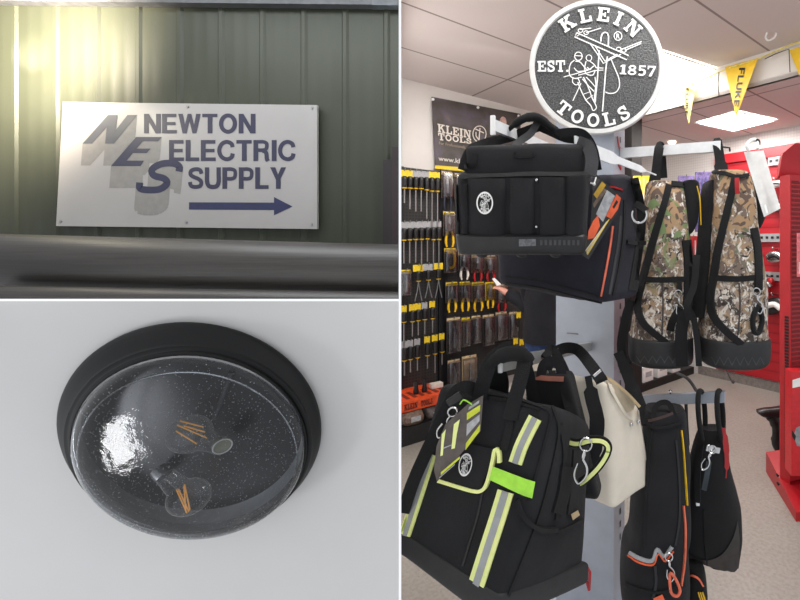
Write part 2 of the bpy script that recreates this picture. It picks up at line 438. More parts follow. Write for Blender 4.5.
def fit(d, q):
    """unit square (y up) -> quad TL, TR, BR, BL"""
    a, b, c, e = q
    return d.xf(lambda u, v: tuple((e[k] * (1 - u) + c[k] * u) * (1 - v) + (a[k] * (1 - u) + b[k] * u) * v for k in (0, 1)))
def rect(x0, y0, x1, y1): return [(x0, y0), (x1, y0), (x1, y1), (x0, y1)]

def onto(bvh, off=.0015, Yfall=1.0):
    """pixel -> point just above the surface the viewer sees there"""
    last = [None]
    def f(x, y):
        d = (P(x, y, 1.0) - CAM).normalized()
        h = bvh.ray_cast(CAM, d)
        if h[0] is None:
            y0 = last[0] if last[0] else Yfall
            return P(x, y, y0)
        n = h[1] if h[1].dot(d) < 0 else -h[1]
        last[0] = (h[0] + n * off).y
        return h[0] + n * off
    return f
def plane_map(Y): return lambda x, y: P(x, y, Y)
# ================================================================ camera, world
cam = bpy.data.cameras.new('camera'); cam.sensor_width = 36; cam.lens = 36 * F / 800
cam.shift_x = -.25; cam.shift_y = -55 / 800; cam.clip_start = .02
co = bpy.data.objects.new('camera', cam); COL.objects.link(co); co.location = CAM; co.rotation_euler = (math.pi / 2, 0, 0)
SC.camera = co
SC.view_settings.view_transform = 'Standard'; SC.view_settings.look = 'None'; SC.view_settings.exposure = 0; SC.view_settings.gamma = 1
SC.cycles.max_bounces = 8; SC.cycles.transparent_max_bounces = 16; SC.cycles.caustics_reflective = False; SC.cycles.caustics_refractive = False
w = bpy.data.worlds.new('sky'); SC.world = w; w.use_nodes = True
bg = w.node_tree.nodes['Background']; bg.inputs[0].default_value = (.93, .96, 1, 1); bg.inputs[1].default_value = .78

def light(name, kind, loc, target, energy, color=(1, 1, 1), size=.5, size_y=None, angle=None, blend=.5):
    L = bpy.data.lights.new(name, kind); L.energy = energy; L.color = color
    if kind == 'AREA':
        L.size = size
        if size_y: L.shape = 'RECTANGLE'; L.size_y = size_y
    elif kind in ('POINT', 'SPOT'): L.shadow_soft_size = size
    if kind == 'SPOT': L.spot_size = angle; L.spot_blend = blend
    o = bpy.data.objects.new(name, L); COL.objects.link(o); o.location = loc
    o.rotation_euler = (Vector(target) - Vector(loc)).to_track_quat('-Z', 'Y').to_euler(); return o

# ================================================================ partitions between the three places
YN = .62                                   # near edge of the partitions
dv = Vector((-200 / F, 1, 0)); sd = Vector((1, 200 / F, 0)).normalized() * (1.15 * YN / F)
m_part = mat('white_partition', (250, 250, 250), .6, var=.01)
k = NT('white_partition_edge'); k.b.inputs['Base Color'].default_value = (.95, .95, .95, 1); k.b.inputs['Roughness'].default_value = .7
k.b.inputs['Emission Color'].default_value = (1, 1, 1, 1); k.b.inputs['Emission Strength'].default_value = .25  # faint glow added so the partition shows pure white; not a lamp
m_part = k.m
mb = MB()
q = [dv * YN - sd, dv * YN + sd, dv * 3.72 + sd, dv * 3.72 - sd]
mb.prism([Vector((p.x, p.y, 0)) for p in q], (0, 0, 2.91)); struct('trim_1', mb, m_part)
mb = MB(); t = 1.15 * YN / F
q = []
for Y, kx in ((YN, -1.36), (YN, -200 / F), (2.3, -200 / F), (2.3, -1.36)):
    q.append(Vector((kx * Y, Y, 1.5 - 55 / F * Y - t)))
q[1] -= sd; q[2] -= sd
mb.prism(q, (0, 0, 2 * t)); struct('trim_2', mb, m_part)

# ================================================================ PLACE 1: sign on a green metal wall
YW = 2.20
k = NT('green_metal_siding'); cc = k.coords((1, 1, 1))
n1 = k.node('ShaderNodeTexNoise', Scale=2.2, Detail=3.0); k.link(cc, n1.inputs['Vector'])
r = k.ramp([(.3, (46, 49, 39)), (.7, (54, 57, 47))]); k.link(n1.outputs['Fac'], r.inputs[0]); k.link(r.outputs[0], k.b.inputs['Base Color'])
k.b.inputs['Roughness'].default_value = .5; k.b.inputs['Specular IOR Level'].default_value = .3; m_side = k.m
mb = MB()
# sheet profile: flat pans with narrow raised ribs every 41 pixels' worth
step = 41.3 / F * YW; x0 = (15 - 600) / F * YW
xs = []; rib = .011
for i in range(-2, 11):
    xc = x0 + i * step
    xs += [(xc - rib * 1.6, 0), (xc - rib * .7, .008), (xc + rib * .7, .008), (xc + rib * 1.6, 0)]
    for j in (1, 2): xs += [(xc + step * j / 3 - .012, 0), (xc + step * j / 3, .002), (xc + step * j / 3 + .012, 0)]
xs = [q for q in xs if q[0] < (398.5 - 600) / F * YW]
xs.append(((399 - 600) / F * YW, 0))
zt, zb = 2.80, 1.20
vs = []
for x, d in xs: vs += [Vector((x, YW - d, zb)), Vector((x, YW - d, zt))]
mb.add(vs, [(2 * i, 2 * i + 1, 2 * i + 3, 2 * i + 2) for i in range(len(xs) - 1)])
o = struct('wall_front', mb, m_side)
# pale flashing strip along the top
mb = MB(); ya = YW - .05
mb.prism([P(-30, 0.5, ya), P(372, 4.5, ya), P(372, -14, ya), P(-30, -14, ya)], (0, .045, 0))
struct('trim_3', mb, mat('pale_flashing', (72, 73, 76), .5, .2))
mb = MB(); mb.prism([P(372, 5, ya), P(398.4, 5, ya), P(398.4, -14, ya), P(372, -14, ya)], dv * .045); struct('trim_4', mb, mat('grey_flashing', (80, 83, 88), .5, .2))

# sign board
YS = YW - .028
c4 = [(63, 102), (317, 105), (317, 229), (56, 226)]
root = thing('wall_sign', 'white rectangular NEWTON ELECTRIC SUPPLY sign screwed to the green metal wall', 'sign', P(186, 228, YS))
mb = MB(); mb.prism([P(*p, YS) for p in c4], (0, .013, 0))
part('sign_board', mb, mat('white_sign_board', (143, 140, 138), .35, var=.02, scale=3), root)
mp1, mp2, mp3 = plane_map(YS - .0006), plane_map(YS - .0012), plane_map(YS - .0018)
Ng = [[(82.6, 143.5), (92, 143.5), (117.5, 115), (108, 115)], [(108, 115), (117.5, 115), (113.5, 143.5), (105, 143.5)], [(105, 143.5), (113.8, 143.5), (137, 115), (127.5, 115)]]
Eg = [[(111, 166), (122, 166), (146, 137), (136, 137)], [(133, 141.2), (158, 141.2), (161.5, 137), (136.4, 137)], [(122.5, 153), (146.5, 153), (150.5, 148.6), (126.3, 148.6)], [(111, 166), (140.5, 166), (144, 160.6), (115.5, 160.6)]]
Sp = [(178.8, 171.5), (179.2, 166.5), (173, 163.3), (161, 164), (152, 169.5), (154, 175.5), (164, 178.5), (167, 183.5), (160, 189), (150, 190), (140, 188.5), (139.6, 182.5)]
Sd = D2().stroke(Sp, [5, 6, 5.2, 5.2, 6.4, 8.2, 9, 8, 5.6, 5, 5.6, 5], step=None).items
Sw = D2(); Sw.stroke(resample(Sp, 4), 6.6)
def extrude2d(polys, dx, dy):
    d = D2(); 
    for p in polys:
        n = len(p); d.poly([(x + dx, y + dy) for x, y in p])
        for i in range(n):
            a, b = p[i], p[(i + 1) % n]; d.poly([a, b, (b[0] + dx, b[1] + dy), (a[0] + dx, a[1] + dy)])
    return d
sp2 = resample(Sp, 2); spolys = []
for i in range(len(sp2) - 1):
    a, b = sp2[i], sp2[i + 1]; dx, dy = b[0] - a[0], b[1] - a[1]; L = math.hypot(dx, dy) or 1; nx, ny = -dy / L * 3.3, dx / L * 3.3
    spolys.append([(a[0] + nx, a[1] + ny), (a[0] - nx, a[1] - ny), (b[0] - nx, b[1] - ny), (b[0] + nx, b[1] + ny)])
sh = mat('sign_shadow_grey', (118, 115, 112), .5, var=.04); sh2 = mat('sign_shadow_light', (172, 169, 166), .5, var=.03)
for polys, nm in ((Ng, 'letter_shade'), (Eg, 'letter_shade'), (spolys, 'letter_shade')):
    mb = MB(); j = 0
    for pts, fs in extrude2d(polys, -1.8, 22).items:
        mp = plane_map(YS - .0005 - .00001 * (j % 60)); j += 1; mb.add([mp(*q) for q in pts], fs)
    part(nm, mb, sh2 if nm == 0 else sh, root)
for polys, c in ((Ng, (74, 75, 80)), (Eg, (46, 47, 64)), (spolys, (34, 35, 60))):
    mb = MB(); d = D2()
    if polys is spolys: d.stroke(resample(Sp, 4), 6.8)
    else:
        for p in polys: d.poly(p)
    mb.add2d(d, plane_map(YS - .0015))
    part('monogram_letter', mb, mat('monogram_ink', c, .45, var=.04), root)
ink = mat('navy_sign_ink', (36, 36, 58), .45, var=.05)
for txt, bx in (('NEWTON', (144, 113.8, 255, 133.3)), ('ELECTRIC', (169, 140, 295.5, 161)), ('SUPPLY', (188, 167.3, 286, 188.8))):
    mb = MB(); mb.add2d(fit(sansword(txt), rect(*bx)), mp2); part('lettering', mb, ink, root)
mb = MB(); mb.add2d(D2().poly([(189, 202.3), (274, 202.6), (274, 197), (292.5, 206.5), (274, 215.3), (274, 210), (189, 209.5)]), mp2); part('arrow', mb, mat('navy_arrow', (30, 34, 66), .45), root)
for x, y in ((68, 106), (188, 107), (312.5, 108), (61, 221.5), (186.5, 222.5), (312, 224.5)):
    mb = MB(); p = P(x, y, YS); mb.tube([p + V(0, .003, 0), p - V(0, .004, 0)], .005, 10); part('screw', mb, M['steel'], root)

# maroon post at the right, rails in front
mb = MB(); m_post = mat('dark_maroon_wood', (26, 19, 21), .7, var=.2, scale=10)
yp = YW - .10
mb.prism([P(383, 160, yp), P(392, 160, yp), P(392, 300, yp), P(383, 300, yp)], dv * .06)
post = thing('wooden_post', 'dark maroon post at the right edge of the green wall, beside the sign', 'post', P(391, 300, yp))
part('front_board', mb, m_post, post)
mb = MB(); mb.prism([P(392, 147, yp), P(398.3, 147, yp), P(398.3, 300, yp), P(392, 300, yp)], dv * .06); part('rear_board', mb, mat('maroon_wood', (38, 24, 27), .7, var=.2, scale=10), post)
k = NT('weathered_pipe'); cc = k.coords((1, 14, 60))
n1 = k.node('ShaderNodeTexNoise', Scale=3.0, Detail=6.0, Roughness=.65); k.link(cc, n1.inputs['Vector'])
r = k.ramp([(.3, (36, 33, 31)), (.7, (60, 56, 53))]); k.link(n1.outputs['Fac'], r.inputs[0]); k.link(r.outputs[0], k.b.inputs['Base Color'])
k.b.inputs['Roughness'].default_value = .45; k.b.inputs['Metallic'].default_value = .1; k.bump(n1.outputs['Fac'], .35, .002); m_pipe = k.m
def railtube(name, lbl, ya, yb, rp, Y, x1=398.3):
    R = rp / F * Y; a, b = P(-12, ya + rp, Y), P(x1, yb + rp, Y); mb = MB(); mb.tube([a + (b - a) * i / 12 for i in range(13)], R, 40)
    ax_ = (b - a).normalized()
    for i in range(12 * 40, 13 * 40):
        q = mb.v[i]; kx = (398.2 - 600) / F; t_ = (kx * q.y - q.x) / (ax_.x - kx * ax_.y); mb.v[i] = q + ax_ * t_
    o = solo(name, mb, m_pipe, lbl, 'rail'); return o
railtube('metal_rail', 'thick weathered grey metal rail across the bottom of the sign wall', 233.5, 244.5, 27, 1.75)
railtube('metal_rail', 'thinner lower metal rail just beneath the thick grey rail', 285.5, 292, 14, 1.62, 396)
# glare of the low sun at the upper left: lamps added close to the wall imitate the lens flare
light('sun_glare', 'SPOT', P(-60, 6, YW - .50), P(4, 12, YW), 400, (1, .86, .68), .08, angle=math.radians(164), blend=1)
light('sun_streak', 'SPOT', P(-95, 34, YW - .30), P(30, 54, YW), 30, (1, .86, .68), .02, angle=math.radians(34), blend=1)
light('warm_glow', 'POINT', P(-40, 70, YW - .40), (0, 0, 0), 6, (1, .90, .66), .08)
light('open_sky', 'AREA', V(-1.6, 1.55, 2.85), V(-1.6, 1.62, 0), 26, (.94, .97, 1), 1.6, .5)

# ================================================================ PLACE 2: flush ceiling lamp
n = Vector((.2027, -1, -.2186)).normalized(); c0 = P(197.31, 425.13, .7658)
u = (Vector((1, 0, 0)) - n * n.x).normalized(); v = n.cross(u); m_ = n + u * .4113 - v * .3213   # the bowl hangs a little off square
def LP(px, py, h=0.0):
    d = P(px, py, 1.0) - CAM; t = ((c0 + n * h) - CAM).dot(n) / d.dot(n); return CAM + d * t
mb = MB(); b = .0012
g = [(-6, 300.4), (399.2, 300.4), (399.2, 606), (-6, 606)]
q = [LP(*p) for p in g]; mb.add([q[0] * (1 - s) * (1 - t) + q[1] * s * (1 - t) + q[2] * s * t + q[3] * (1 - s) * t for t in [i / 12 for i in range(13)] for s in [i / 12 for i in range(13)]],
   [(j * 13 + i, j * 13 + i + 1, (j + 1) * 13 + i + 1, (j + 1) * 13 + i) for j in range(12) for i in range(12)])
struct('ceiling_lower', mb, mat('painted_ceiling', (206, 205, 204), .85, var=.012, scale=3, bump=.05, bscale=200))
lamp = thing('ceiling_lamp', 'round black flush-mount lamp with seeded clear glass bowl on the pale ceiling', 'lamp', c0)
pan = [(.150, .0008), (.182, .0008), (.188, .003), (.190, .008), (.190, .012), (.187, .018), (.180, .026), (.174, .033), (.1730, .0345), (.1730, .0385), (.1705, .0400), (.1660, .0402), (.1650, .0445), (.1628, .0455), (.1618, .0435), (.1612, .0425)]
mb = MB(); mb.lathe(pan, c0, u, v, m_, 96); part('pan', mb, mat('matte_black_metal', (6, 6, 7), .45, .0, var=.08, spec=.3), lamp)
mb = MB(); mb.lathe([(.1612, .0425), (.1605, .02), (.1595, .0065)], c0, u, v, m_, 96); part('inner_wall', mb, mat('gleam_inner_wall', (188, 190, 192), .35, var=.06), lamp, 'inner side of the pan, paled to imitate glass reflection')  # pale colour paints in the reflection along the glass side
mb = MB(); mb.lathe([(.1595, .0065), (.08, .006), (0, .006)], c0, u, v, m_, 96); part('back_plate', mb, mat('glossy_back_plate', (13, 13, 15), .3, var=.1), lamp)
bowl = [(.1605, .030), (.1613, .0454), (.161, .050), (.159, .056), (.1545, .0615), (.147, .066), (.135, .0695), (.115, .072), (.09, .0738), (.06, .0748), (.03, .0753), (0, .0754)]
glass = glassy('seeded_glass', (236, 238, 242), 1.4, .0, .07, rim=.42)
gt = glass.node_tree; tcn = gt.nodes.new('ShaderNodeTexCoord'); vn = gt.nodes.new('ShaderNodeTexNoise'); vn.inputs['Scale'].default_value = 70; vn.inputs['Detail'].default_value = 4
bn = gt.nodes.new('ShaderNodeBump'); bn.inputs['Strength'].default_value = .16; bn.inputs['Distance'].default_value = .003
gt.links.new(tcn.outputs['Object'], vn.inputs['Vector']); gt.links.new(vn.outputs['Fac'], bn.inputs['Height'])
gt.links.new(bn.outputs[0], [q for q in gt.nodes if 'Glossy' in q.name][0].inputs['Normal'])
mb = MB(); mb.lathe(bowl, c0, u, v, m_, 96); gl = part('glass_bowl', mb, glass, lamp, sharp=80); gbvh = mb.bvh()
# thickened lip of the bowl
mb = MB(); mb.lathe([(.1612, .0440), (.1622, .0460), (.1612, .0490), (.1592, .0492), (.1584, .0462), (.1592, .0440), (.1612, .0440)], c0, u, v, m_, 96)
part('lip', mb, glassy('glass_lip', (205, 207, 210), 1.6, .16, .1), gl)
mb = MB(); mb.lathe([(.1500, .0638), (.1492, .0650), (.1476, .0648), (.1480, .0632), (.1500, .0638)], c0, u, v, m_, 96); part('inner_ridge', mb, glassy('glass_ridge', (225, 228, 230), 1.5, .10, .1), gl)
# air seeds in the glass
mb = MB(); rs = random.Random(3); cnt = 0
prof = bowl[1:]
while cnt < 2200:
    rr = .158 * math.sqrt(rs.random()); a = rs.random() * 6.2832
    for i in range(len(prof) - 1):
        if prof[i + 1][0] <= rr <= prof[i][0]:
            f = (rr - prof[i + 1][0]) / max(1e-9, prof[i][0] - prof[i + 1][0]); h = prof[i + 1][1] * (1 - f) + prof[i][1] * f
            o = c0 + (u * math.cos(a) + v * math.sin(a)) * rr + m_ * (h - .0006); s_ = rs.choice((.0004, .0005, .0006, .0008))
            mb.add([o + u * s_, o - u * s_, o + v * s_, o - v * s_, o + n * s_, o - n * s_], [(0, 2, 4), (2, 1, 4), (1, 3, 4), (3, 0, 4), (2, 0, 5), (1, 2, 5), (3, 1, 5), (0, 3, 5)]); cnt += 1; break
part('air_seeds', mb, mat('seed_bubble', (226, 230, 234), .25, var=.02), gl, kind='stuff')
k = NT('bulb_glass'); k.n.remove(k.b); tr = k.node('ShaderNodeBsdfTransparent'); tr.inputs[0].default_value = (.93, .93, .92, 1)
df = k.node('ShaderNodeBsdfDiffuse'); df.inputs[0].default_value = (.8, .8, .78, 1); gl_ = k.node('ShaderNodeBsdfGlossy', Roughness=.06)
lw = k.node('ShaderNodeLayerWeight', Blend=.5); pw = k.node('ShaderNodeMath', operation='POWER'); pw.inputs[1].default_value = 3.0; k.link(lw.outputs['Facing'], pw.inputs[0])
ma = k.node('ShaderNodeMath', operation='MULTIPLY_ADD'); ma.inputs[1].default_value = .6; ma.inputs[2].default_value = .035; k.link(pw.outputs[0], ma.inputs[0])  # pale rim mixed into the colour imitates the bright glass edge
mx1 = k.node('ShaderNodeMixShader'); k.link(ma.outputs[0], mx1.inputs[0]); k.link(tr.outputs[0], mx1.inputs[1]); k.link(df.outputs[0], mx1.inputs[2])
mx2 = k.node('ShaderNodeMixShader'); mx2.inputs[0].default_value = .05; k.link(mx1.outputs[0], mx2.inputs[1]); k.link(gl_.outputs[0], mx2.inputs[2]); k.link(mx2.outputs[0], k.out.inputs[0]); bulbglass = k.m
m_fil = emis('amber_filament', (240, 170, 70), .3)
def bulb(pc, pn, rad, hc, hn, fil):
    c = LP(*pc, hc); e = LP(*pn, hn); ax = (e - c).normalized(); L = (e - c).length
    a1 = ax.orthogonal().normalized(); a2 = ax.cross(a1); mb = MB()
    pr = [(0, -rad)] + [(rad * math.sin(t), -rad * math.cos(t)) for t in [math.radians(d) for d in range(15, 136, 12)]]
    rn = .0125; pr += [(rad * .56, rad * .86), (rn * 1.05, L * .80), (rn, L * .95)]
    mb.lathe(pr, c, a1, a2, ax, 28); b = part('bulb', mb, bulbglass, lamp, sharp=80)
    mb = MB(); mb.lathe([(0, L * .93), (rn * 1.02, L * .93), (rn * 1.04, L * 1.0), (rn * .9, L + .012), (rn * .5, L + .014), (0, L + .014)], c, a1, a2, ax, 24); part('screw_cap', mb, M['steel'], b)
    mb = MB(); mb.lathe([(0, L * .9), (.004, L * .88), (.003, L * .4), (0, L * .38)], c, a1, a2, ax, 10); part('glass_stem', mb, bulbglass, b)
    for (xa, ya, xb, yb) in fil:
        mb = MB(); mb.tube([LP(xa, ya, hc + .006), LP(xb, yb, hc + .006)], .0010, 8); part('filament', mb, m_fil, b)
    return b
bulb((190, 434), (218, 446), .0295, .043, .036, [(180, 421, 203.5, 427), (177, 425, 207, 438), (176, 431, 197, 444), (184, 426, 205, 432)])
bulb((189, 497), (163, 474), .029, .040, .024, [(184.5, 484.5, 190, 510), (176.5, 489.5, 187, 513), (178.5, 489, 189, 511.5), (184, 486, 186, 512)])
# pale socket collar beside the upper bulb
ce = LP(222.5, 446.5, .05); ax = (n * .7 + u * .55 - v * .1).normalized(); a1 = ax.orthogonal().normalized(); a2 = ax.cross(a1)
mb = MB(); mb.lathe([(0, 0), (.0105, 0), (.0125, -.002), (.0132, -.006), (.0105, -.014), (.006, -.02), (0, -.02)], ce, a1, a2, ax, 28)
part('socket', mb, mat('pale_socket', (150, 150, 130), .4, var=.1), lamp)
mb = MB(); mb.tube([ce + (a1 * math.cos(t) + a2 * math.sin(t)) * .0125 for t in [2 * math.pi * i / 24 for i in range(24)]], .0011, 6, closed=True); part('collar_ring', mb, M['white'], lamp)
# short ribs of the reflector seen through the glass
for (xa, ya, xb, yb) in ((215, 418, 232, 372),):
    mb = MB(); mb.tube([LP(xa, ya, .0075), LP(xb, yb, .0075)], .004, 8); part('bracket', mb, mat('dark_bracket', (66, 66, 68), .5), lamp)
# window-like light to the left, mirrored in the bowl
hp = gbvh.ray_cast(CAM, (P(112, 440, 1) - CAM).normalized()); d = (P(112, 440, 1) - CAM).normalized(); nn = hp[1] if hp[1].dot(d) < 0 else -hp[1]
rd = d - nn * 2 * d.dot(nn)
rd = rd.normalized()
LW_ = light('left_window', 'AREA', hp[0] + rd * 1.0, hp[0], 2.2, (.97, .98, 1), .14, .26)
# ================================================================ PLACE 3: the shop (room turned 45 degrees)
S = Vector((1, 1, 0)).normalized()        # along the left wall
N_ = Vector((1, -1, 0)).normalized()      # out of the left wall
ZU, ZL = 2.91, 2.68
CL, CR, CB = -5.49, 6.40, 4.50            # left wall x-y, right wall x+y, soffit x+y
def W(c, x_plus_y, z): return Vector(((x_plus_y + c) / 2, (x_plus_y - c) / 2, z))
def LWP(px, py, c):                        # pixel on a plane x - y = c
    k = (px - 600) / F; Y = c / (k - 1); return P(px, py, Y)
def RWP(px, py, c):                        # pixel on a plane x + y = c
    k = (px - 600) / F; Y = c / (k + 1); return P(px, py, Y)
d0 = dv * 3.795; 
# floor: pale speckled vinyl tile
k = NT('speckled_vinyl_floor'); cc = k.coords((1, 1, 1), (0, 0, math.radians(45)))
n1 = k.node('ShaderNodeTexNoise', Scale=1.4, Detail=3.0); k.link(cc, n1.inputs['Vector'])
r = k.ramp([(.3, (150, 145, 138)), (.7, (163, 158, 151))]); k.link(n1.outputs['Fac'], r.inputs[0])
n2 = k.node('ShaderNodeTexVoronoi', Scale=30.0); k.link(cc, n2.inputs['Vector'])
r2 = k.ramp([(.06, (110, 104, 98)), (.13, (255, 255, 255))]); k.link(n2.outputs['Distance'], r2.inputs[0])
n3 = k.node('ShaderNodeTexNoise', Scale=55.0, Detail=3.0); k.link(cc, n3.inputs['Vector'])
r3 = k.ramp([(.35, (236, 234, 232)), (.6, (255, 255, 255))]); k.link(n3.outputs['Fac'], r3.inputs[0])
m1 = k.node('ShaderNodeMix', data_type='RGBA', blend_type='MULTIPLY'); m1.inputs[0].default_value = .35
k.link(r.outputs[0], m1.inputs[6]); k.link(r2.outputs[0], m1.inputs[7])
m2 = k.node('ShaderNodeMix', data_type='RGBA', blend_type='MULTIPLY'); m2.inputs[0].default_value = 1
k.link(m1.outputs[2], m2.inputs[6]); k.link(r3.outputs[0], m2.inputs[7])
k.link(m2.outputs[2], k.b.inputs['Base Color']); k.b.inputs['Roughness'].default_value = .38
mb = MB(); mb.prism([V(-2.2, 1.1, -.03), V(4.5, 1.1, -.03), V(4.5, 7.5, -.03), V(-2.2, 7.5, -.03)], (0, 0, .03)); struct('floor', mb, k.m)
# ceilings
def ceil_mat(name, ox, oy):
    k = NT(name); tc = k.coords((1, 1, 1), (0, 0, math.radians(-45)), (ox, oy, 0))
    br = k.node('ShaderNodeTexBrick', Scale=1.0); br.offset = 0; br.squash = 1
    br.inputs['Brick Width'].default_value = 1.22; br.inputs['Row Height'].default_value = .61; br.inputs['Mortar Size'].default_value = .010; br.inputs['Mortar Smooth'].default_value = .3
    br.inputs['Color1'].default_value = (*lin((222, 212, 208)), 1); br.inputs['Color2'].default_value = (*lin((218, 208, 204)), 1); br.inputs['Mortar'].default_value = (*lin((150, 138, 134)), 1)
    k.link(tc, br.inputs[0]); n1 = k.node('ShaderNodeTexNoise', Scale=120.0, Detail=2.0); k.link(tc, n1.inputs['Vector'])
    k.link(br.outputs[0], k.b.inputs['Base Color']); k.b.inputs['Roughness'].default_value = .9; k.bump(n1.outputs['Fac'], .08, .001); return k.m
# grid phase: line through x-y = CL, cross line through x+y = 3.05
mb = MB(); a = dv * 3.79
ub = [Vector((-200 / F * .75 + .004, .75, ZU)), Vector((CB - .75, .75, ZU)), W(CL, CB, ZU), Vector((a.x + .004, a.y, ZU))]
ub[2] = W(CL, CB, ZU)
mb.prism([ub[0], V(2.6, .75, ZU), V(2.6, CB - 2.6, ZU), W(CL, CB + 1.9, ZU), Vector((a.x + .004, a.y + .0, ZU))], (0, 0, .03))
struct('ceiling_upper', mb, ceil_mat('ceiling_tile', 3.05 * -.7071 % 1.22, (CL * .7071) % .61))
mb = MB(); mb.prism([W(CL, CB, ZL), W(CL, CR + .05, ZL), W(1.2, CR + .05, ZL), W(1.2, CB, ZL)], (0, 0, .03)); struct('ceiling_rear', mb, ceil_mat('ceiling_tile_low', .3, .2))
k = NT('soffit_paint'); k.b.inputs['Base Color'].default_value = (*lin((232, 228, 222)), 1); k.b.inputs['Roughness'].default_value = .8
mb = MB(); mb.prism([W(CL, CB, ZL), W(1.2, CB, ZL), W(1.2, CB, ZU), W(CL, CB, ZU)], S * .03); struct('trim_5', mb, k.m)
# walls
mw = mat('cream_wall_paint', (222, 217, 212), .85, var=.02, scale=3)
mb = MB(); mb.prism([Vector((a.x + .01, a.y + .006, 0)), W(CL, CR, 0), W(CL, CR, ZU + .03), Vector((a.x + .01, a.y + .006, ZU + .03))], N_ * -.05); struct('wall_left', mb, mw)
k = NT('white_pegboard'); cc = k.coords((1, 1, 1), (0, 0, math.radians(45)))
br = k.node('ShaderNodeTexBrick', Scale=1.0); br.offset = 0
br.inputs['Brick Width'].default_value = .03; br.inputs['Row Height'].default_value = .03; br.inputs['Mortar Size'].default_value = .004
br.inputs['Color1'].default_value = (*lin((224, 220, 217)), 1); br.inputs['Color2'].default_value = (*lin((224, 220, 217)), 1); br.inputs['Mortar'].default_value = (*lin((212, 208, 205)), 1)
sx = k.node('ShaderNodeSeparateXYZ'); cx = k.node('ShaderNodeCombineXYZ'); k.link(cc, sx.inputs[0]); k.link(sx.outputs[0], cx.inputs[0]); k.link(sx.outputs[2], cx.inputs[1]); k.link(cx.outputs[0], br.inputs[0])
k.link(br.outputs[0], k.b.inputs['Base Color']); k.b.inputs['Roughness'].default_value = .6
mb = MB(); mb.prism([W(CL, CR, 0), W(1.2, CR, 0), W(1.2, CR, ZL + .03), W(CL, CR, ZL + .03)], S * .05); struct('wall_right', mb, k.m)
mb = MB(); mb.prism([W(-4.1, CR - .012, 0), W(1.2, CR - .012, 0), W(1.2, CR - .012, .10), W(-4.1, CR - .012, .10)], S * .008); struct('baseboard_right', mb, mat('grey_baseboard', (128, 120, 116), .6))
# red slat panel on the right wall
redw = thing('red_slatwall', 'red slatted display panel on the right back wall', 'display panel', W(-2.6, CR - .03, .11))
k = NT('red_slats'); cc = k.coords((1, 1, 1)); wv = k.node('ShaderNodeTexWave', Scale=3.2); wv.bands_direction = 'Z'; k.link(cc, wv.inputs['Vector'])
r = k.ramp([(0, (140, 14, 24)), (.10, (172, 26, 38)), (1, (178, 28, 40))]); k.link(wv.outputs['Fac'], r.inputs[0]); k.link(r.outputs[0], k.b.inputs['Base Color']); k.b.inputs['Roughness'].default_value = .42
k.bump(wv.outputs['Fac'], .3, .004); m_slat = k.m
c_r = CR - .03
def rw(px, py, c=c_r): return RWP(px, py, c)
z0, z1 = .11, 2.40
xa = rw(716, 300); xb = rw(1000, 300)
mb = MB(); mb.prism([V(xa.x, xa.y, z0), V(xb.x, xb.y, z0), V(xb.x, xb.y, z1), V(xa.x, xa.y, z1)], S * .02); part('slat_board', mb, m_slat, redw)
mb = MB(); mb.prism([V(xa.x, xa.y, z1), V(xb.x, xb.y, z1), V(xb.x, xb.y, z1 + .10), V(xa.x, xa.y, z1 + .10)], N_ * 0 - S * .03); part('header_strip', mb, mat('bright_red_header', (196, 36, 46), .4, var=.04), redw)
# notched hook rails and tools on the red panel
T_ = Vector((1, -1, 0)).normalized()      # along the right wall, to the right
O_ = Vector((-1, -1, 0)).normalized()     # out of the right wall
def rail(px0, px1, py0, lbl):
    p0, p1 = rw(px0, py0, c_r - .04), rw(px1, py0 - 2, c_r - .04); p1.z = p0.z; root = thing('hook_rail', lbl, 'hook rail', (p0 + p1) / 2)
    mb = MB(); mb.prism([p0, p1, p1 + V(0, 0, .085), p0 + V(0, 0, .085)], -O_ * .03); part('rail_plate', mb, M['refl'], root)
    nn = max(2, int((p1 - p0).length / .055))
    for i in range(nn):
        q = p0 + (p1 - p0) * ((i + .5) / nn) + V(0, 0, .045)
        mb = MB(); mb.prism([q - T_ * .014 - V(0, 0, .012), q + T_ * .014 - V(0, 0, .012), q + T_ * .014 + V(0, 0, .012), q - T_ * .014 + V(0, 0, .012)], O_ * .002); part('slot', mb, M['plastic'], root)
rail(768, 792, 166, 'perforated grey hook rail at the top of the red panel, beside the chrome plate')
rail(757, 792, 212, 'grey hook rail on the red panel beside the foot of the chrome plate')
rail(759, 792, 242, 'grey perforated hook rail above the chrome-jawed tool')
rail(764, 792, 280, 'grey perforated hook rail above the black-and-white tool')
def rtool(name, lbl, cat, px, py, w, h, bodym, headm, tilt=0):
    c = rw(px, py, c_r - .12); s_ = c.y / F; root = thing(name, lbl, cat, c - V(0, 0, h / 2 * s_))
    W_, H_ = w * s_ / .9, h * s_
    rows = []
    for t, ww in ((-.5, .25), (-.4, .8), (-.1, 1), (.25, .85), (.45, .5), (.5, .2)):
        rows.append((c + T_ * (t * W_) + V(0, 0, tilt * t * H_), V(0, 0, H_ * .5 * ww), O_ * .035))
    part('tool_body', loft(rows, seg=16, ex=2.4, wr=0), bodym, root)
    mb = MB(); q = c + O_ * .04; mb.tube([q - T_ * W_ * .28, q + T_ * W_ * .1 + V(0, 0, H_ * .12), q + T_ * W_ * .4 - V(0, 0, H_ * .1)], H_ * .17, 10, smooth=4); part('tool_head', mb, headm, root)
    mb = MB(); mb.tube([c - O_ * .12 + V(0, 0, H_ * .6), c + O_ * .03 + V(0, 0, H_ * .62), c + O_ * .06 + V(0, 0, H_ * .8)], .006, 6); part('hanging_hook', mb, M['steel'], root)
rtool('hand_tool', 'small white-bodied tool hanging high on the red panel beside the chrome plate', 'tool', 776, 184, 16, 7, M['white'], M['steel'])
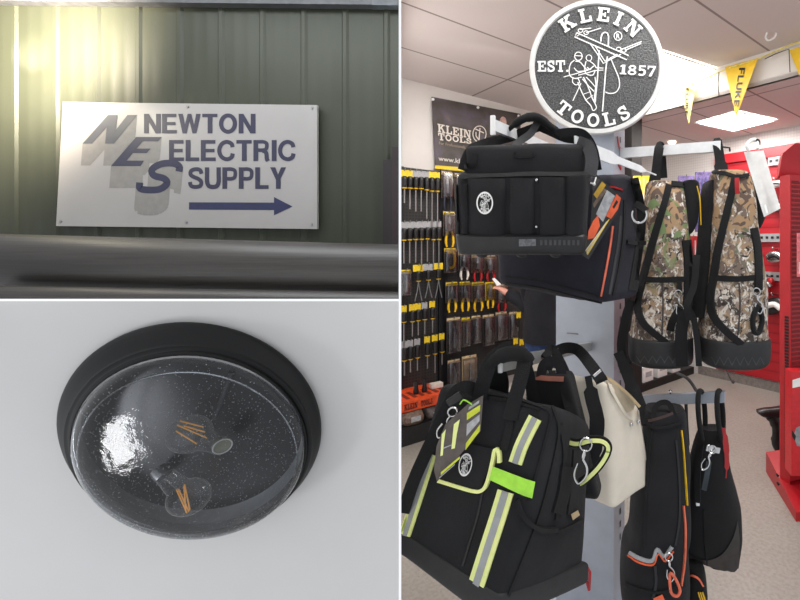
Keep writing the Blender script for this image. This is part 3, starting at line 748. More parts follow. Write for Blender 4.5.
rtool('hand_tool', 'black tool with grey head below the white one on the red panel', 'tool', 779, 206, 14, 8, M['plastic'], M['steel'])
rtool('hand_tool', 'chrome-jawed tool hanging at mid height on the red panel', 'tool', 775, 257, 15, 12, M['chrome'], M['plastic'])
rtool('hand_tool', 'round black tool with white blade low on the red panel', 'tool', 774, 306, 19, 17, M['plastic'], M['white'], .3)
rtool('hand_tool', 'red-handled cutter below the lowest hook rail on the red panel', 'tool', 768, 285, 10, 14, M['redgrip'], M['steel'], .5)

# recessed and panel lights
def panel(name, pts, lbl, s=9):
    root = thing(name, lbl, 'ceiling light', sum(pts, Vector()) / 4 - V(0, 0, .012))
    mb = MB(); mb.prism([p - V(0, 0, .006) for p in pts], (0, 0, .004)); part('diffuser', mb, emis('light_diffuser', (255, 252, 246), s), root)
    c = sum(pts, Vector()) / 4
    mb = MB()
    for i in range(4):
        a_, b_ = pts[i], pts[(i + 1) % 4]; d_ = (b_ - a_).normalized(); i_ = (c - (a_ + b_) / 2).normalized()
        mb.prism([a_ - V(0, 0, .012), b_ - V(0, 0, .012), b_ + i_ * .02 - V(0, 0, .012), a_ + i_ * .02 - V(0, 0, .012)], (0, 0, .010))
    part('light_frame', mb, M['white'], root)
def zpt(px, py, z): Y = (z - 1.5) * F / (245 - py); return P(px, py, Y)
A = zpt(724, 68, ZU); Lx = A.x + A.y; Ld = A.x - A.y
panel('troffer_light', [zpt(630, 39, ZU), zpt(721, 69, ZU), zpt(664, 86, ZU), zpt(585, 58, ZU)], 'bright ceiling light panel beside the white soffit, right of the round sign', 7)
B = [zpt(695, 122.5, ZL), zpt(735, 110, ZL), zpt(778, 119, ZL), zpt(734, 130.5, ZL)]
b0 = (B[0].x + B[0].y + B[1].x + B[1].y) / 2
panel('troffer_light', [zpt(695, 122.5, ZL), zpt(738, 110.5, ZL), zpt(778, 119.5, ZL), zpt(733, 131, ZL)], 'square ceiling light panel on the lower rear ceiling, under the pennants', 9)
pd = zpt(672, 141.5, ZL); mb = MB(); mb.tube([pd, pd - V(0, 0, .02)], .045, 20)
solo('recessed_light', mb, emis('spot_lamp', (255, 246, 225), 3), 'small round recessed ceiling light above the hanging camouflage bag', 'ceiling light')
# lamps in those fixtures and an unseen one overhead; the left one has no fixture
pc = W(Ld - .44, Lx - .86, ZU - .03); light('troffer_lamp', 'AREA', pc, pc - V(0, 0, 1), 18, (1, .97, .93), .5, 1.0)
light('front_troffer_lamp', 'AREA', V(.5, 1.3, ZU - .03), V(.4, 1.9, 0), 34, (1, .97, .93), .9, .9)
light('rear_troffer_lamp', 'AREA', V(1.27, 4.25, ZL - .03), V(1.27, 4.25, 0), 20, (1, .97, .93), .6, .6)
light('left_ceiling_lamp', 'AREA', V(-.75, 3.0, ZU - .03), V(-.95, 3.4, 0), 26, (1, .97, .93), .5, .9)

# pennants on a cord along the soffit
cp = CB - .06
gar = thing('pennant_garland', 'cord of yellow FLUKE pennants strung along the white soffit', 'pennants', RWP(740, 118, cp))
mb = MB(); mb.tube([RWP(x, y, cp) for x, y in ((655, 93), (668, 90), (697, 82), (724, 70), (760, 58), (790, 45), (815, 37))], .006, 6, smooth=4); part('cord', mb, mat('pale_yellow_cord', (226, 214, 120), .6), gar)
pen = mat('yellow_pennant', (236, 194, 44), .5, var=.07, scale=6); penp = mat('pale_yellow_pennant', (240, 220, 120), .5, var=.1, scale=6)
def pennant(pts, tip, m, txt):
    # pts: top-left, top-right pixels; tip pixel; softly curled
    mb = MB(); nv, nu = 12, 6; vs = []
    for j in range(nv + 1):
        t = j / nv
        for i in range(nu + 1):
            s_ = i / nu; x = (pts[0][0] * (1 - s_) + pts[1][0] * s_) * (1 - t) + tip[0] * t; y = (pts[0][1] * (1 - s_) + pts[1][1] * s_) * (1 - t) + tip[1] * t
            vs.append(RWP(x, y, cp - .02 + .035 * math.sin(s_ * 3.1 + t * 3) * (1 - t)))
    mb.add(vs, [(j * 7 + i, j * 7 + i + 1, j * 7 + i + 8, j * 7 + i + 7) for j in range(nv) for i in range(nu)])
    o = part('pennant', mb, m, gar); bv = mb.bvh()
    mb = MB(); q = txt; mb.add2d(fit(sansword('FLUKE'), q), onto(bv, .004)); part('lettering', mb, M['printblack'], o)
pennant([(725, 67), (758, 58)], (736, 118), pen, [(745.5, 68), (738.5, 107), (733.5, 107), (739.5, 68)])
pennant([(681, 91), (696, 82)], (689, 124), penp, [(689, 88), (688.3, 116), (685.2, 116), (685.5, 88)])
pennant([(789, 50), (822, 40)], (803, 84), pen, [(808, 51), (804.5, 77), (800.5, 77), (802.5, 51)])
mb = MB(); mb.tube([RWP(x, y, cp - .03) for x, y in ((719, 72), (718, 84), (719, 96))], .004, 6); solo('hanging_wire', mb, M['plastic'], 'short dark wire hanging on the soffit left of the middle pennant', 'wire')
mb = MB(); mb.tube([RWP(x, y, cp - .03) for x, y in ((765, 59), (775, 54), (789, 49), (790, 72))], .003, 6); solo('hanging_wire', mb, M['plastic'], 'thin dark wire bent down the soffit beside the right pennant', 'wire')
# clip hanging from the ceiling grid
mb = MB(); p = zpt(767, 33, ZU - .005); mb.tube([p, p - V(.01, 0, .03), p - V(-.01, 0, .05), p - V(-.05, .0, .03), p - V(-.06, 0, 0)], .006, 6, smooth=4); solo('ceiling_hook', mb, M['white'], 'small white hook clipped to the upper ceiling grid', 'hook')

# brown post behind the stand
p = P(631, 300, 4.2); mb = MB(); mb.box((p.x, p.y, ZL / 2), (.145, .145, ZL - .002), Matrix.Rotation(math.radians(45), 3, 'Z'))
solo('support_post', mb, mat('dark_post', (18, 13, 13), .6, var=.2, scale=12), 'dark brown square post standing behind the silver display column', 'post')

# ---- poster on the left wall
cpo = CL + .05
root = thing('wall_poster', 'dark KLEIN TOOLS banner poster high on the left wall above the pegboard', 'poster', LWP(475, 172, cpo))
k = NT('poster_print'); cc = k.coords((1, 1, 1)); n1 = k.node('ShaderNodeTexNoise', Scale=4.2, Detail=5.0, Distortion=.8); k.link(cc, n1.inputs['Vector'])
r = k.ramp([(.3, (40, 36, 36)), (.48, (72, 64, 60)), (.6, (84, 76, 88)), (.75, (128, 104, 92))]); k.link(n1.outputs['Fac'], r.inputs[0]); k.link(r.outputs[0], k.b.inputs['Base Color']); k.b.inputs['Roughness'].default_value = .45
pp = [(431.5, 97), (520, 114), (520, 174), (435, 167.5)]
mb = MB(); mb.prism([LWP(*q, cpo) for q in pp], N_ * .01); part('banner_sheet', mb, k.m, root)
mp = lambda x, y: LWP(x, y, cpo + .022)
for wd, q in (('KLEIN', [(437.5, 123.5), (471, 130.5), (471, 138.5), (438, 132)]), ('TOOLS', [(438, 132.5), (471.5, 138.8), (471.5, 143.8), (438.5, 140)])):
    mb = MB(); mb.add2d(fit(slabword(wd), q), mp); part('lettering', mb, M['offwhite'], root)
mb = MB(); mb.add2d(fit(font2d('For Professionals... Since 1857', .0), [(439, 141.5), (486, 149), (486, 152), (439, 144.5)]), mp); part('lettering', mb, mat('tan_print', (164, 142, 124), .5), root)
mb = MB(); mb.add2d(fit(font2d('www.kleintools.com', .01), [(438.5, 156), (496, 163.5), (496, 168.5), (438.5, 160.5)]), mp); part('lettering', mb, M['offwhite'], root)
mb = MB(); mb.prism([LWP(*q, cpo + .021) for q in [(435, 165.3), (520, 172), (520, 176.5), (435, 168.8)]], N_ * .004); part('yellow_stripe', mb, M['yellow'], root)
mb = MB(); d = D2().ring(479.5, 134, 6.6, 8, .9, 28); d.stroke([(480, 128), (479, 140)], 1.1); d.stroke([(475.5, 129), (484, 133)], 1.1); d.stroke([(476, 132), (476, 136), (479, 140)], 1); mb.add2d(d, mp); part('round_emblem', mb, M['offwhite'], root)
mb = MB()
d = D2().disc(503, 122.5, 3.6, 6, 24); mb.add2d(d, mp); part('pictured_face', mb, mat('poster_skin', (196, 160, 150), .6), root)
for q in ((433, 99.3), (478, 107.5), (518.5, 115.8)):
    mb = MB(); p = mp(*q); mb.tube([p - N_ * .02, p + N_ * .006], .012, 10); part('grommet', mb, M['white'], root)
# ---- pegboards
cpg = CL + .10
k = NT('dark_pegboard'); cc = k.coords((1, 1, 1), (0, 0, math.radians(-45)))
sx = k.node('ShaderNodeSeparateXYZ'); cx = k.node('ShaderNodeCombineXYZ'); k.link(cc, sx.inputs[0]); k.link(sx.outputs[0], cx.inputs[0]); k.link(sx.outputs[2], cx.inputs[1])
br = k.node('ShaderNodeTexBrick', Scale=1.0); br.offset = 0
br.inputs['Brick Width'].default_value = .026; br.inputs['Row Height'].default_value = .026; br.inputs['Mortar Size'].default_value = .007
br.inputs['Color1'].default_value = (*lin((28, 28, 29)), 1); br.inputs['Color2'].default_value = (*lin((26, 26, 27)), 1); br.inputs['Mortar'].default_value = (*lin((48, 47, 46)), 1)
k.link(cx.outputs[0], br.inputs[0]); k.link(br.outputs[0], k.b.inputs['Base Color']); k.b.inputs['Roughness'].default_value = .5
def pegboard(px0, px1, pyt, lbl):
    a_, b_ = LWP(px0, 300, cpg), LWP(px1, 300, cpg); zt_ = LWP(px0, pyt, cpg).z; root = thing('pegboard', lbl, 'pegboard', V((a_.x + b_.x) / 2, (a_.y + b_.y) / 2, .2))
    mb = MB(); mb.prism([V(a_.x, a_.y, .2), V(b_.x, b_.y, .2), V(b_.x, b_.y, zt_), V(a_.x, a_.y, zt_)], -N_ * .03); part('perforated_board', mb, k.m, root)
    for q in (a_, b_):
        mb = MB(); mb.box((q.x, q.y, (.2 + zt_) / 2), (.05, .05, zt_ - .2), Matrix.Rotation(math.radians(45), 3, 'Z')); part('upright', mb, M['plastic'], root)
    return root
pegboard(399.5, 440.5, 166.5, 'dark perforated pegboard full of screwdrivers on the left wall')
pegboard(443.5, 556, 170, 'dark perforated pegboard of packaged pliers, right of the screwdriver board')
m_tag = {'y': M['yellow'], 'w': M['greycard']}
R45 = math.radians(45)
ordw = ['first', 'second', 'third', 'fourth', 'fifth', 'sixth', 'seventh', 'eighth', 'ninth', 'tenth']
def driver_proto(col, hl, sl, kind='driver'):
    root = thing('screwdriver', '', 'screwdriver', (0, 0, 0))
    mb = MB(); mb.bbox((0, -.012, -.028), (.05 if kind != 'wide' else .085, .003, .056), .001); mb.box((0, -.0145, -.012), (.046, .002, .012)); part('header_card', mb, m_tag[col], root, 'yellow header card' if col == 'y' else 'white header card')
    ux, uy, uz = V(1, 0, 0), V(0, 1, 0), V(0, 0, -1); o = V(0, -.02, -.05)
    mb = MB(); mb.lathe([(0, 0), (.014, .001), (.020, .010), (.0215, hl * .3), (.018, hl * .6), (.021, hl * .8), (.014, hl * .95), (.008, hl)], o, ux, uy, uz, 12); g = part('handle', mb, M['plastic'], root)
    mb = MB(); mb.lathe([(.0205, hl * .88), (.0205, hl * .92), (.0175, hl * .95), (.012, hl * .97)], o, ux, uy, uz, 12); part('grip_ring', mb, M['yellowp'], g, 'yellow ring')
    if kind == 'driver':
        mb = MB(); mb.lathe([(.0058, hl), (.0058, hl + sl * .93), (.0065, hl + sl * .96), (.002, hl + sl), (0, hl + sl)], o, ux, uy, uz, 8); part('shaft', mb, M['steel'], root)
    else:
        mb = MB(); q = o + uz * hl; mb.tube([q, q + V(-.012, 0, -sl * .5), q + V(-.03, 0, -sl)], .005, 6); mb.tube([q, q + V(.012, 0, -sl * .5), q + V(.03, 0, -sl)], .005, 6); part('prongs', mb, M['steel'], root)
    mb = MB(); mb.tube([V(0, .05, -.004), V(0, -.03, -.004), V(0, -.036, .012)], .003, 6); part('hanging_hook', mb, M['steel'], root)
    return root
protos = {}
def put_driver(px, py, col, hpx, spx, lbl, group, kind='driver'):
    c = cpg + .10 * 1.0; p = LWP(px, py, c); s_ = p.y / F
    key = (col, round(hpx * s_, 2), round(spx * s_, 1), kind)
    if key not in protos:
        o = driver_proto(col, hpx * s_, spx * s_, kind); o.location = p; o.rotation_euler = (0, 0, R45); o['label'] = lbl; o['group'] = group; protos[key] = o
    else: dup(protos[key], p, R45, lbl, group)
rows = [
 ('top row', 170.0, [(403.5, 'y', 13, 14), (409, 'y', 13, 20), (414.8, 'w', 13, 22), (420.2, 'w', 13, 28), (425.8, 'w', 14, 28), (431, 'y', 15, 36), (436.5, 'y', 15, 40)]),
 ('second row', 222.0, [(403, 'w', 13, 20), (408.8, 'w', 13, 26), (414.8, 'w', 13, 28), (420.6, 'w', 13, 30), (426.4, 'w', 13, 22), (432.4, 'w', 14, 24), (437.8, 'w', 14, 28)]),
 ('third row', 266.5, [(417.5, 'y', 11, 19), (427.5, 'w', 11, 17), (437.5, 'y', 11, 18)]),
 ('fourth row', 306.0, [(403, 'y', 11, 24), (411.5, 'y', 12, 14), (417.3, 'y', 12, 15), (423.8, 'w', 12, 14), (431.5, 'y', 13, 12)]),
 ('fifth row', 342.0, [(403.5, 'w', 14, 14), (409.5, 'w', 14, 12), (416.5, 'w', 14, 14), (426.5, 'y', 14, 12), (434, 'y', 14, 18), (441, 'y', 14, 15)])]
for nm, y, items in rows:
    for i, (x, c_, h, sl) in enumerate(items):
        slope = (y - 235) * -.0009
        kind = 'wide' if nm == 'third row' else 'driver'
        if nm == 'third row': lbl = f"forked-tip tool on {'yellow' if c_ == 'y' else 'white'} card, {ordw[i]} from left, third row of dark pegboard"
        else: lbl = f"screwdriver on {'yellow' if c_ == 'y' else 'white'} card, {ordw[i]} from left, {nm} of dark pegboard"
        put_driver(x, y + (x - 400) * (.06 - (y - 170) * .0016), c_, h, sl, lbl, 'screwdrivers on the left pegboard', kind)
def pack(px0, px1, py0, py1, grip, label, kind='pliers', cardm='darkcard', out=.05):
    """packaged hand tool hanging on the right-hand pegboard"""
    c = cpg + out * 1.414; a_, b_ = LWP(px0, py0, c), LWP(px1, py0, c); wd = (b_ - a_).length; p = (a_ + b_) / 2; h = (py1 - py0) / F * p.y
    root = thing('packaged_tool', label, 'packaged tool', (0, 0, 0), 'packaged tools on the pegboard')
    hh = h * (.70 if kind == 'pliers' else 1)
    mb = MB(); mb.bbox((0, 0, -hh / 2), (wd * .94, .003, hh), .001); part('backing_card', mb, M[cardm], root)
    mb = MB(); mb.bbox((0, -.003, -.022), (wd * .9, .003, .03), .001); part('header_strip', mb, M['tan' if grip != 'yellowp' else 'yellow'], root)
    if kind == 'pliers':
        for sg in (-1, 1):
            mb = MB(); mb.tube([V(sg * .008, -.014, -hh * .72), V(sg * wd * .24, -.016, -hh * .95), V(sg * wd * .3, -.016, -h * .85), V(sg * wd * .22, -.016, -h)], [.007, .010, .011, .008], 10, smooth=4)
            part('grip', mb, M[grip], root)
        mb = MB(); mb.tube([V(0, -.014, -hh * .8), V(0, -.014, -hh * .5)], [.02, .022], 10); mb.tube([V(-.006, -.014, -hh * .5), V(-.002, -.014, -hh * .2)], [.014, .004], 8); mb.tube([V(.006, -.014, -hh * .5), V(.002, -.014, -hh * .2)], [.014, .004], 8)
        part('jaws', mb, M['steel'], root)
    elif kind == 'cable':
        mb = MB(); mb.tube([V(-wd * .2, -.016, -h * .2), V(wd * .25, -.016, -h * .22), V(wd * .28, -.016, -h * .7), V(-wd * .05, -.016, -h * .8)], .012, 8, smooth=5); part('cutter_body', mb, M[grip], root)
    else:
        mb = MB(); mb.tube([V(0, -.016, -h * .25), V(.004, -.018, -h * .6), V(0, -.016, -h * .85)], [.006, .012, .016], 8, smooth=4); part('tool_shank', mb, M['steel'], root)
        mb = MB(); mb.tube([V(wd * .12, -.016, -h * .5), V(wd * .06, -.016, -h * .8)], [.009, .012], 8); part('grip', mb, M[grip], root)
    mb = MB(); mb.bbox((0, -.018, -hh * .52), (wd * .86, .034, hh * .9), .008); part('clear_cover', mb, M['blister'], root)
    mb = MB(); mb.tube([V(0, .06, -.008), V(0, -.02, -.008), V(0, -.03, .006)], .003, 6); part('hanging_hook', mb, M['steel'], root)
    root.location = p; root.rotation_euler = (0, 0, R45)
B_ = 'in the {} row of the plier pegboard'
pk = [
 (441, 452.5, 171, 210, 'navygrip', 'clear pack with navy-handled tool, left in the top row of the plier pegboard', 'pliers', 'browncard'),
 (454, 463.5, 173, 211, 'navygrip', 'clear pack with navy-handled tool beside the tool bag edge, top row of the plier pegboard', 'pliers', 'browncard'),
 (442.5, 455, 211, 247, 'yellowp', 'yellow-handled pliers pack below the navy-handled packs', 'pliers', 'browncard'),
 (443.5, 456, 247.5, 273, 'yellowp', 'dark pack with a yellow looped cutter on the plier pegboard', 'cable', 'darkcard'),
 (457.5, 469.5, 251, 279.5, 'offwhite', 'cream-handled pliers pack under the black tote', 'pliers', 'darkcard'),
 (471, 483, 253.5, 281, 'redgrip', 'red-handled pliers pack beside the cream-handled one', 'pliers', 'browncard'),
 (484, 495.5, 255, 281, 'redgrip', 'red-handled pliers pack just above the pointing hand', 'pliers', 'browncard'),
 (445, 457.5, 281.5, 312, 'yellowp', 'yellow-and-black pliers pack, first of the row under the cream handles', 'pliers', 'darkcard'),
 (459, 470, 281, 311, 'yellowp', 'yellow-and-black pliers pack, second of the row under the cream handles', 'pliers', 'darkcard'),
 (471, 484, 281.5, 311, 'yellowp', 'broad yellow-handled pliers pack under the red-handled packs', 'pliers', 'browncard'),
 (485, 494, 282, 308, 'yellowp', 'pliers pack with a yellow card below the pointing hand', 'pliers', 'yellow'),
 (495, 507, 284, 311, 'redgrip', 'red-handled pliers pack behind the reaching hand', 'pliers', 'browncard'),
 (446, 460.5, 317, 353, 'greygrip', 'large clear pack at the left end of the long-bit row', 'bit', 'darkcard'),
 (461, 470, 317, 347, 'yellowp', 'narrow clear pack with brass-coloured bit in the long-bit row', 'bit', 'browncard'),
 (471, 480.5, 315, 344, 'greygrip', 'clear pack with two silver bits, third of the long-bit row', 'bit', 'darkcard'),
 (482, 494, 314, 346, 'offwhite', 'clear pack with a white-tipped bit, fourth of the long-bit row', 'bit', 'darkcard'),
 (495, 507, 311.5, 340.5, 'greygrip', 'clear pack with grey tool left of the dark jacket', 'bit', 'greydark'),
 (508.5, 517, 311.5, 339, 'greygrip', 'slim clear pack touching the dark jacket', 'bit', 'greydark'),
 (447, 460, 359, 386, 'greygrip', 'dark clear pack in the lowest row beside the orange tray', 'bit', 'darkcard'),
 (461.5, 476.5, 355.5, 385, 'greygrip', 'pack with a beige card in the lowest row of the plier pegboard', 'bit', 'tan'),
 (400.5, 411, 269, 296, 'yellowp', 'dark clear pack with yellow tool among the screwdrivers, left of the forked tools', 'bit', 'darkcard')]
M['navygrip'] = mat('navy_grip', (34, 36, 54), .4); M['greygrip'] = mat('grey_grip', (150, 150, 152), .4); M['greydark'] = mat('grey_back_card', (112, 108, 110), .5, var=.2, scale=40)
for (a_, b_, c_, d_, g_, l_, k_, cm_) in pk: pack(a_, b_, c_, d_, g_, l_, k_, cm_)
for (x0_, y0_, l_) in ((518, 312, 'small yellow tool hanging just above the blue jeans'), (515, 338, 'yellow-headed tool hanging lowest beside the jeans'), (521, 339, 'second yellow-headed tool touching the jeans')):
    p = LWP(x0_, y0_, cpg + .12); root = thing('screwdriver', l_, 'screwdriver', p - V(0, 0, .0), 'yellow tools by the person')
    mb = MB(); mb.box(p + N_ * .01 - V(0, 0, .03), (.05, .006, .06), Matrix.Rotation(R45, 3, 'Z')); part('header_card', mb, M['yellow'], root)
    mb = MB(); mb.tube([p - V(0, 0, .05), p - V(0, 0, .12), p - V(0, 0, .15)], [.014, .017, .01], 10); part('handle', mb, M['plastic'], root)
    mb = MB(); mb.tube([p - V(0, 0, .15), p - V(0, 0, .19)], .006, 8); part('shaft', mb, M['steel'], root)
    mb = MB(); mb.tube([p - N_ * .12, p + N_ * .03, p + N_ * .035 + V(0, 0, .01)], .003, 6); part('hanging_hook', mb, M['steel'], root)
# ---- orange counter tray with lettering, and shelf base with packs
ct = cpg
def shelfbox(px0, px1, zt_, zb_, cin, cout, m, name, lbl, cat):
    a_, b_ = LWP(px0, 300, cout), LWP(px1, 300, cout); d_ = -N_ * ((cout - cin) / 1.41421)
    mb = MB(); mb.prism([V(a_.x, a_.y, zb_), V(b_.x, b_.y, zb_), V(b_.x, b_.y, zb_) + d_, V(a_.x, a_.y, zb_) + d_], (0, 0, zt_ - zb_)); return mb
co_ = cpg + .50
a_ = LWP(400, 404, co_); zt_ = a_.z
tr = thing('tool_tray', 'orange KLEIN TOOLS tray shelf low on the pegboard', 'tray', LWP(425, 408, co_))
mb = shelfbox(399.6, 451, zt_, zt_ - .075, cpg + .01, co_, None, '', '', ''); part('tray_body', mb, M['orangetray'], tr)
mb = MB(); ap = LWP(400, 300, co_); bp = LWP(451, 300, co_)
for i in range(7):
    t = (i + .5) / 7; q = V(ap.x + (bp.x - ap.x) * t, ap.y + (bp.y - ap.y) * t, zt_ + .002)
    mb.prism([q - N_ * .06 - S * .014, q - N_ * .06 + S * .014, q - N_ * .22 + S * .014, q - N_ * .22 - S * .014], (0, 0, .002))
part('slots', mb, mat('dark_orange_slot', (120, 40, 22), .6), tr)
zz = lambda px, f: LWP(px, 300, co_ + .004)
def trm(x, y): 
    q = LWP(x, 300, co_ + .006); return V(q.x, q.y, zt_ - .075 + .075 * y)
for wd, x0_, x1_ in (('KLEIN', 404.5, 417.5), ('TOOLS', 421, 432.5)):
    mb = MB(); mb.add2d(slabword(wd).xf(lambda a, b: (x0_ + (x1_ - x0_) * a, .22 + .58 * b)), trm); part('lettering', mb, M['printblack'], tr)
for (x, y, h, m, l) in ((416, 396, 12, 'plastic', 'short black bit holder standing on the orange tray, left one'), (424.5, 394, 13, 'plastic', 'short black bit holder standing on the orange tray, right one')):
    p = LWP(x, y, co_ - .2); p.z = zt_ + .0025; s_ = p.y / F
    mb = MB(); mb.lathe([(0, 0), (.02, 0), (.022, .02), (.016, .05), (.02, .08), (.016, h * s_), (0, h * s_)], p, V(1, 0, 0), V(0, 1, 0), V(0, 0, 1), 14); solo('bit_holder', mb, M[m], l, 'tool')
p = LWP(436, 394, co_ - .25); mb = MB(); mb.bbox(V(p.x, p.y, zt_ + .0235), (.10, .06, .04), .004, Matrix.Rotation(R45, 3, 'Z')); solo('small_box', mb, M['offwhite'], 'small pale box on the right of the orange tray', 'box')
# base deck
cb = -4.80
zd = LWP(400, 430, cb).z
sb = thing('shelf_base', 'black metal base shelf under the screwdriver pegboard', 'shelf', W(cb, 2.2, 0))
mb = shelfbox(399.6, 470, zd, .0, cpg + .03, cb, None, '', '', ''); part('deck', mb, mat('black_shelf_metal', (26, 26, 28), .45), sb)
for (x0_, x1_, y0_, y1_, m, l) in ((400.5, 422, 411, 425, 'browncard', 'crinkled clear bag of brown parts on the base shelf, left one'), (424, 441, 406, 419, 'darkcard', 'dark clear bag of parts on the base shelf, right one')):
    c_ = cb - .12; a_, b_ = LWP(x0_, 300, c_), LWP(x1_, 300, c_); h = (y1_ - y0_ - 2.5) / F * a_.y; ctr = (a_ + b_) / 2; ctr.z = zd + h / 2 + .002; hw = (b_ - a_).length / 2
    mbx = loft([(ctr - V(0, 0, h / 2), S * hw * .9, N_ * .07), (ctr - V(0, 0, h * .2), S * hw, N_ * .08), (ctr + V(0, 0, h * .2), S * hw * .95, N_ * .06), (ctr + V(0, 0, h / 2), S * hw * .9, N_ * .02)], seg=24, wr=0, ex=3)
    for i_, q in enumerate(mbx.v): q += noise.noise_vector(q * 22) * .008 * (1 if q.z > zd + .03 else 0)
    root = thing('parts_bag', l, 'bag', V(ctr.x, ctr.y, zd))
    part('bag_contents', mbx, M[m], root)
    mb2 = MB(); mb2.bbox(ctr + N_ * .088 + V(0, 0, h * .05), (hw * .9, .003, h * .45), .001, Matrix.Rotation(R45, 3, 'Z')); part('bag_label', mb2, M['greycard'], root)
# ---- black low shelf run with white boxes, meeting the red wall
cg = -4.15
p0, p1 = LWP(628, 300, cg), W(cg, CR - .06, 0)
sb = thing('low_shelf', 'low black shelf run against the back, carrying white boxes behind the camouflage bags', 'shelf', V(p0.x, p0.y, 0))
back = -N_ * .35
mblk = mat('black_gondola_metal', (20, 19, 19), .5)
mb = MB(); mb.prism([V(p0.x, p0.y, 0), V(p1.x, p1.y, 0), V(p1.x, p1.y, .08), V(p0.x, p0.y, .08)], back); part('base', mb, mblk, sb)
mb = MB(); mb.prism([V(p0.x, p0.y, .08) + back, V(p1.x, p1.y, .08) + back, V(p1.x, p1.y, 1.15) + back, V(p0.x, p0.y, 1.15) + back], back * .06); part('back_panel', mb, mblk, sb)
for i, (px_, h, w_, l) in enumerate(((650, .15, .16, 'white box on the low black shelf, left of three'), (664, .21, .17, 'white box on the low black shelf, middle of three'), (678, .18, .15, 'white box on the low black shelf, right of three'))):
    q = LWP(px_, 300, cg) + back * .34; root = thing('white_box', l, 'box', V(q.x, q.y, .081), 'white boxes on the low shelf')
    mb = MB(); mb.bbox(V(q.x, q.y, .081 + h / 2), (w_, .2, h), .003, Matrix.Rotation(R45, 3, 'Z')); part('carton', mb, M['white'], root)
    mb = MB(); mb.box(V(q.x, q.y, .081 + h * .5) + N_ * .1015, (w_ * .6, .002, h * .35), Matrix.Rotation(R45, 3, 'Z')); part('box_print', mb, M['greycard'], root)
# hanging packs between the camouflage bags (on the low shelf's back panel and the red wall)
def bag_pack(px0, px1, py0, py1, Y, m, l, cm='greycard'):
    a_, b_ = P(px0, py0, Y), P(px1, py1, Y); ctr = (a_ + b_) / 2; root = thing('hanging_pack', l, 'package', V(ctr.x, ctr.y, b_.z))
    wd, h = b_.x - a_.x, a_.z - b_.z
    mb = MB(); mb.bbox(ctr, (wd, .03, h), .006); part('pouch', mb, M[m], root)
    for i in range(4):
        mb = MB(); mb.box(ctr + V(wd * (-.33 + .22 * i), -.0165, -.02 * (i % 2)), (wd * .07, .003, h * .82)); part('printed_stripe', mb, M[cm], root)
    mb = MB(); mb.tube([ctr + V(0, .5, h / 2 - .01), ctr + V(0, -.02, h / 2 - .01), ctr + V(0, -.03, h / 2 + .01)], .004, 6); part('hanging_hook', mb, M['steel'], root)
M['pur2'] = mat('pale_purple_print', (150, 128, 160), .5, var=.3, scale=60); M['blu'] = mat('blue_print', (70, 80, 130), .5, var=.3, scale=60)
bag_pack(678, 694, 176, 226, 4.3, 'purple', 'purple striped pack hanging between the two camouflage bags, left one', 'pur2')
bag_pack(695, 712, 172, 232, 4.32, 'purple', 'purple striped pack hanging between the two camouflage bags, right one', 'blu')
bag_pack(633, 650, 176, 204, 4.0, 'yellow', 'yellow pack behind the briefcase bag, left of the camouflage bag', 'offwhite')
bag_pack(684, 702, 236, 286, 4.35, 'redgrip', 'red pack hanging below the purple packs', 'greycard')
# floor cord by the red wall
mb = MB(); mb.tube([RWP(725, 366, CR - .2), RWP(728, 374, CR - .25), V(*RWP(732, 382, CR - .3))], .006, 6, smooth=4); q = mb.v[-1]; mb.sphere(RWP(733, 382, CR - .3), .018)
solo('cord_end', mb, M['greyweb'], 'short cord with a pale plug hanging by the foot of the red wall', 'cord')

# ================================================================ red gondola at the right edge
gd = thing('red_display_stand', 'tall red perforated display stand at the right edge with a sloped cap and broad foot', 'display stand', P(790, 500, 2.6))
gr = mat('gondola_red', (176, 26, 35), .38, var=.04, scale=6)
def up(px, Y): q = P(px, 0, Y); return V(q.x, q.y, 0)
Yp = 2.72; q0, q1 = up(780, Yp), up(790, Yp - .06); q2 = up(840, Yp + .1)
zc = P(783, 176, Yp).z; zt2 = P(783, 152, Yp).z
mb = MB(); mb.prism([V(q0.x, q0.y, .02), V(q1.x, q1.y, .02), V(q1.x, q1.y, zc), V(q0.x, q0.y, zc)], (.03, .08, 0)); part('post', mb, gr, gd)
mb = MB(); mb.prism([V(q1.x, q1.y, .1), V(q2.x, q2.y, .1), V(q2.x, q2.y, zc), V(q1.x, q1.y, zc)], (.02, .06, 0)); part('side_panel', mb, gr, gd)
nz = 62
mbs = MB(); z_a, z_b = .22, zc - .03
for i in range(nz):
    z = z_a + (z_b - z_a) * (i + .5) / nz; hz = (z_b - z_a) / nz * .30
    e0 = q1 + (q2 - q1) * .03; e1 = q1 + (q2 - q1) * .98
    mbs.prism([V(e0.x, e0.y - .004, z - hz), V(e1.x, e1.y - .004, z - hz), V(e1.x, e1.y - .004, z + hz), V(e0.x, e0.y - .004, z + hz)], (0, .003, 0))
part('louvre_slots', mbs, mat('slot_shadow_red', (118, 14, 20), .6), gd)
nz = 48; mbs = MB()
for i in range(nz):
    z = .2 + (zc - .5) * .62 * (i + .5) / nz; e0 = q0 + (q1 - q0) * .45; e1 = q0 + (q1 - q0) * .85; hz = .007
    mbs.prism([V(e0.x, e0.y - .004, z - hz), V(e1.x, e1.y - .004, z - hz), V(e1.x, e1.y - .004, z + hz), V(e0.x, e0.y - .004, z + hz)], (0, .003, 0))
part('post_slots', mbs, mat('slot_black_red', (40, 10, 14), .6), gd)
mb = MB(); mb.prism([V(q0.x - .012, q0.y - .01, zc), V(q2.x, q2.y - .02, zc + .0), V(q2.x, q2.y - .02, zt2 + .05), V(q1.x + .01, q1.y - .05, zt2 + .03), V(q0.x + .012, q0.y - .01, zt2 - .01)], (.03, .12, 0)); part('cap', mb, gr, gd)
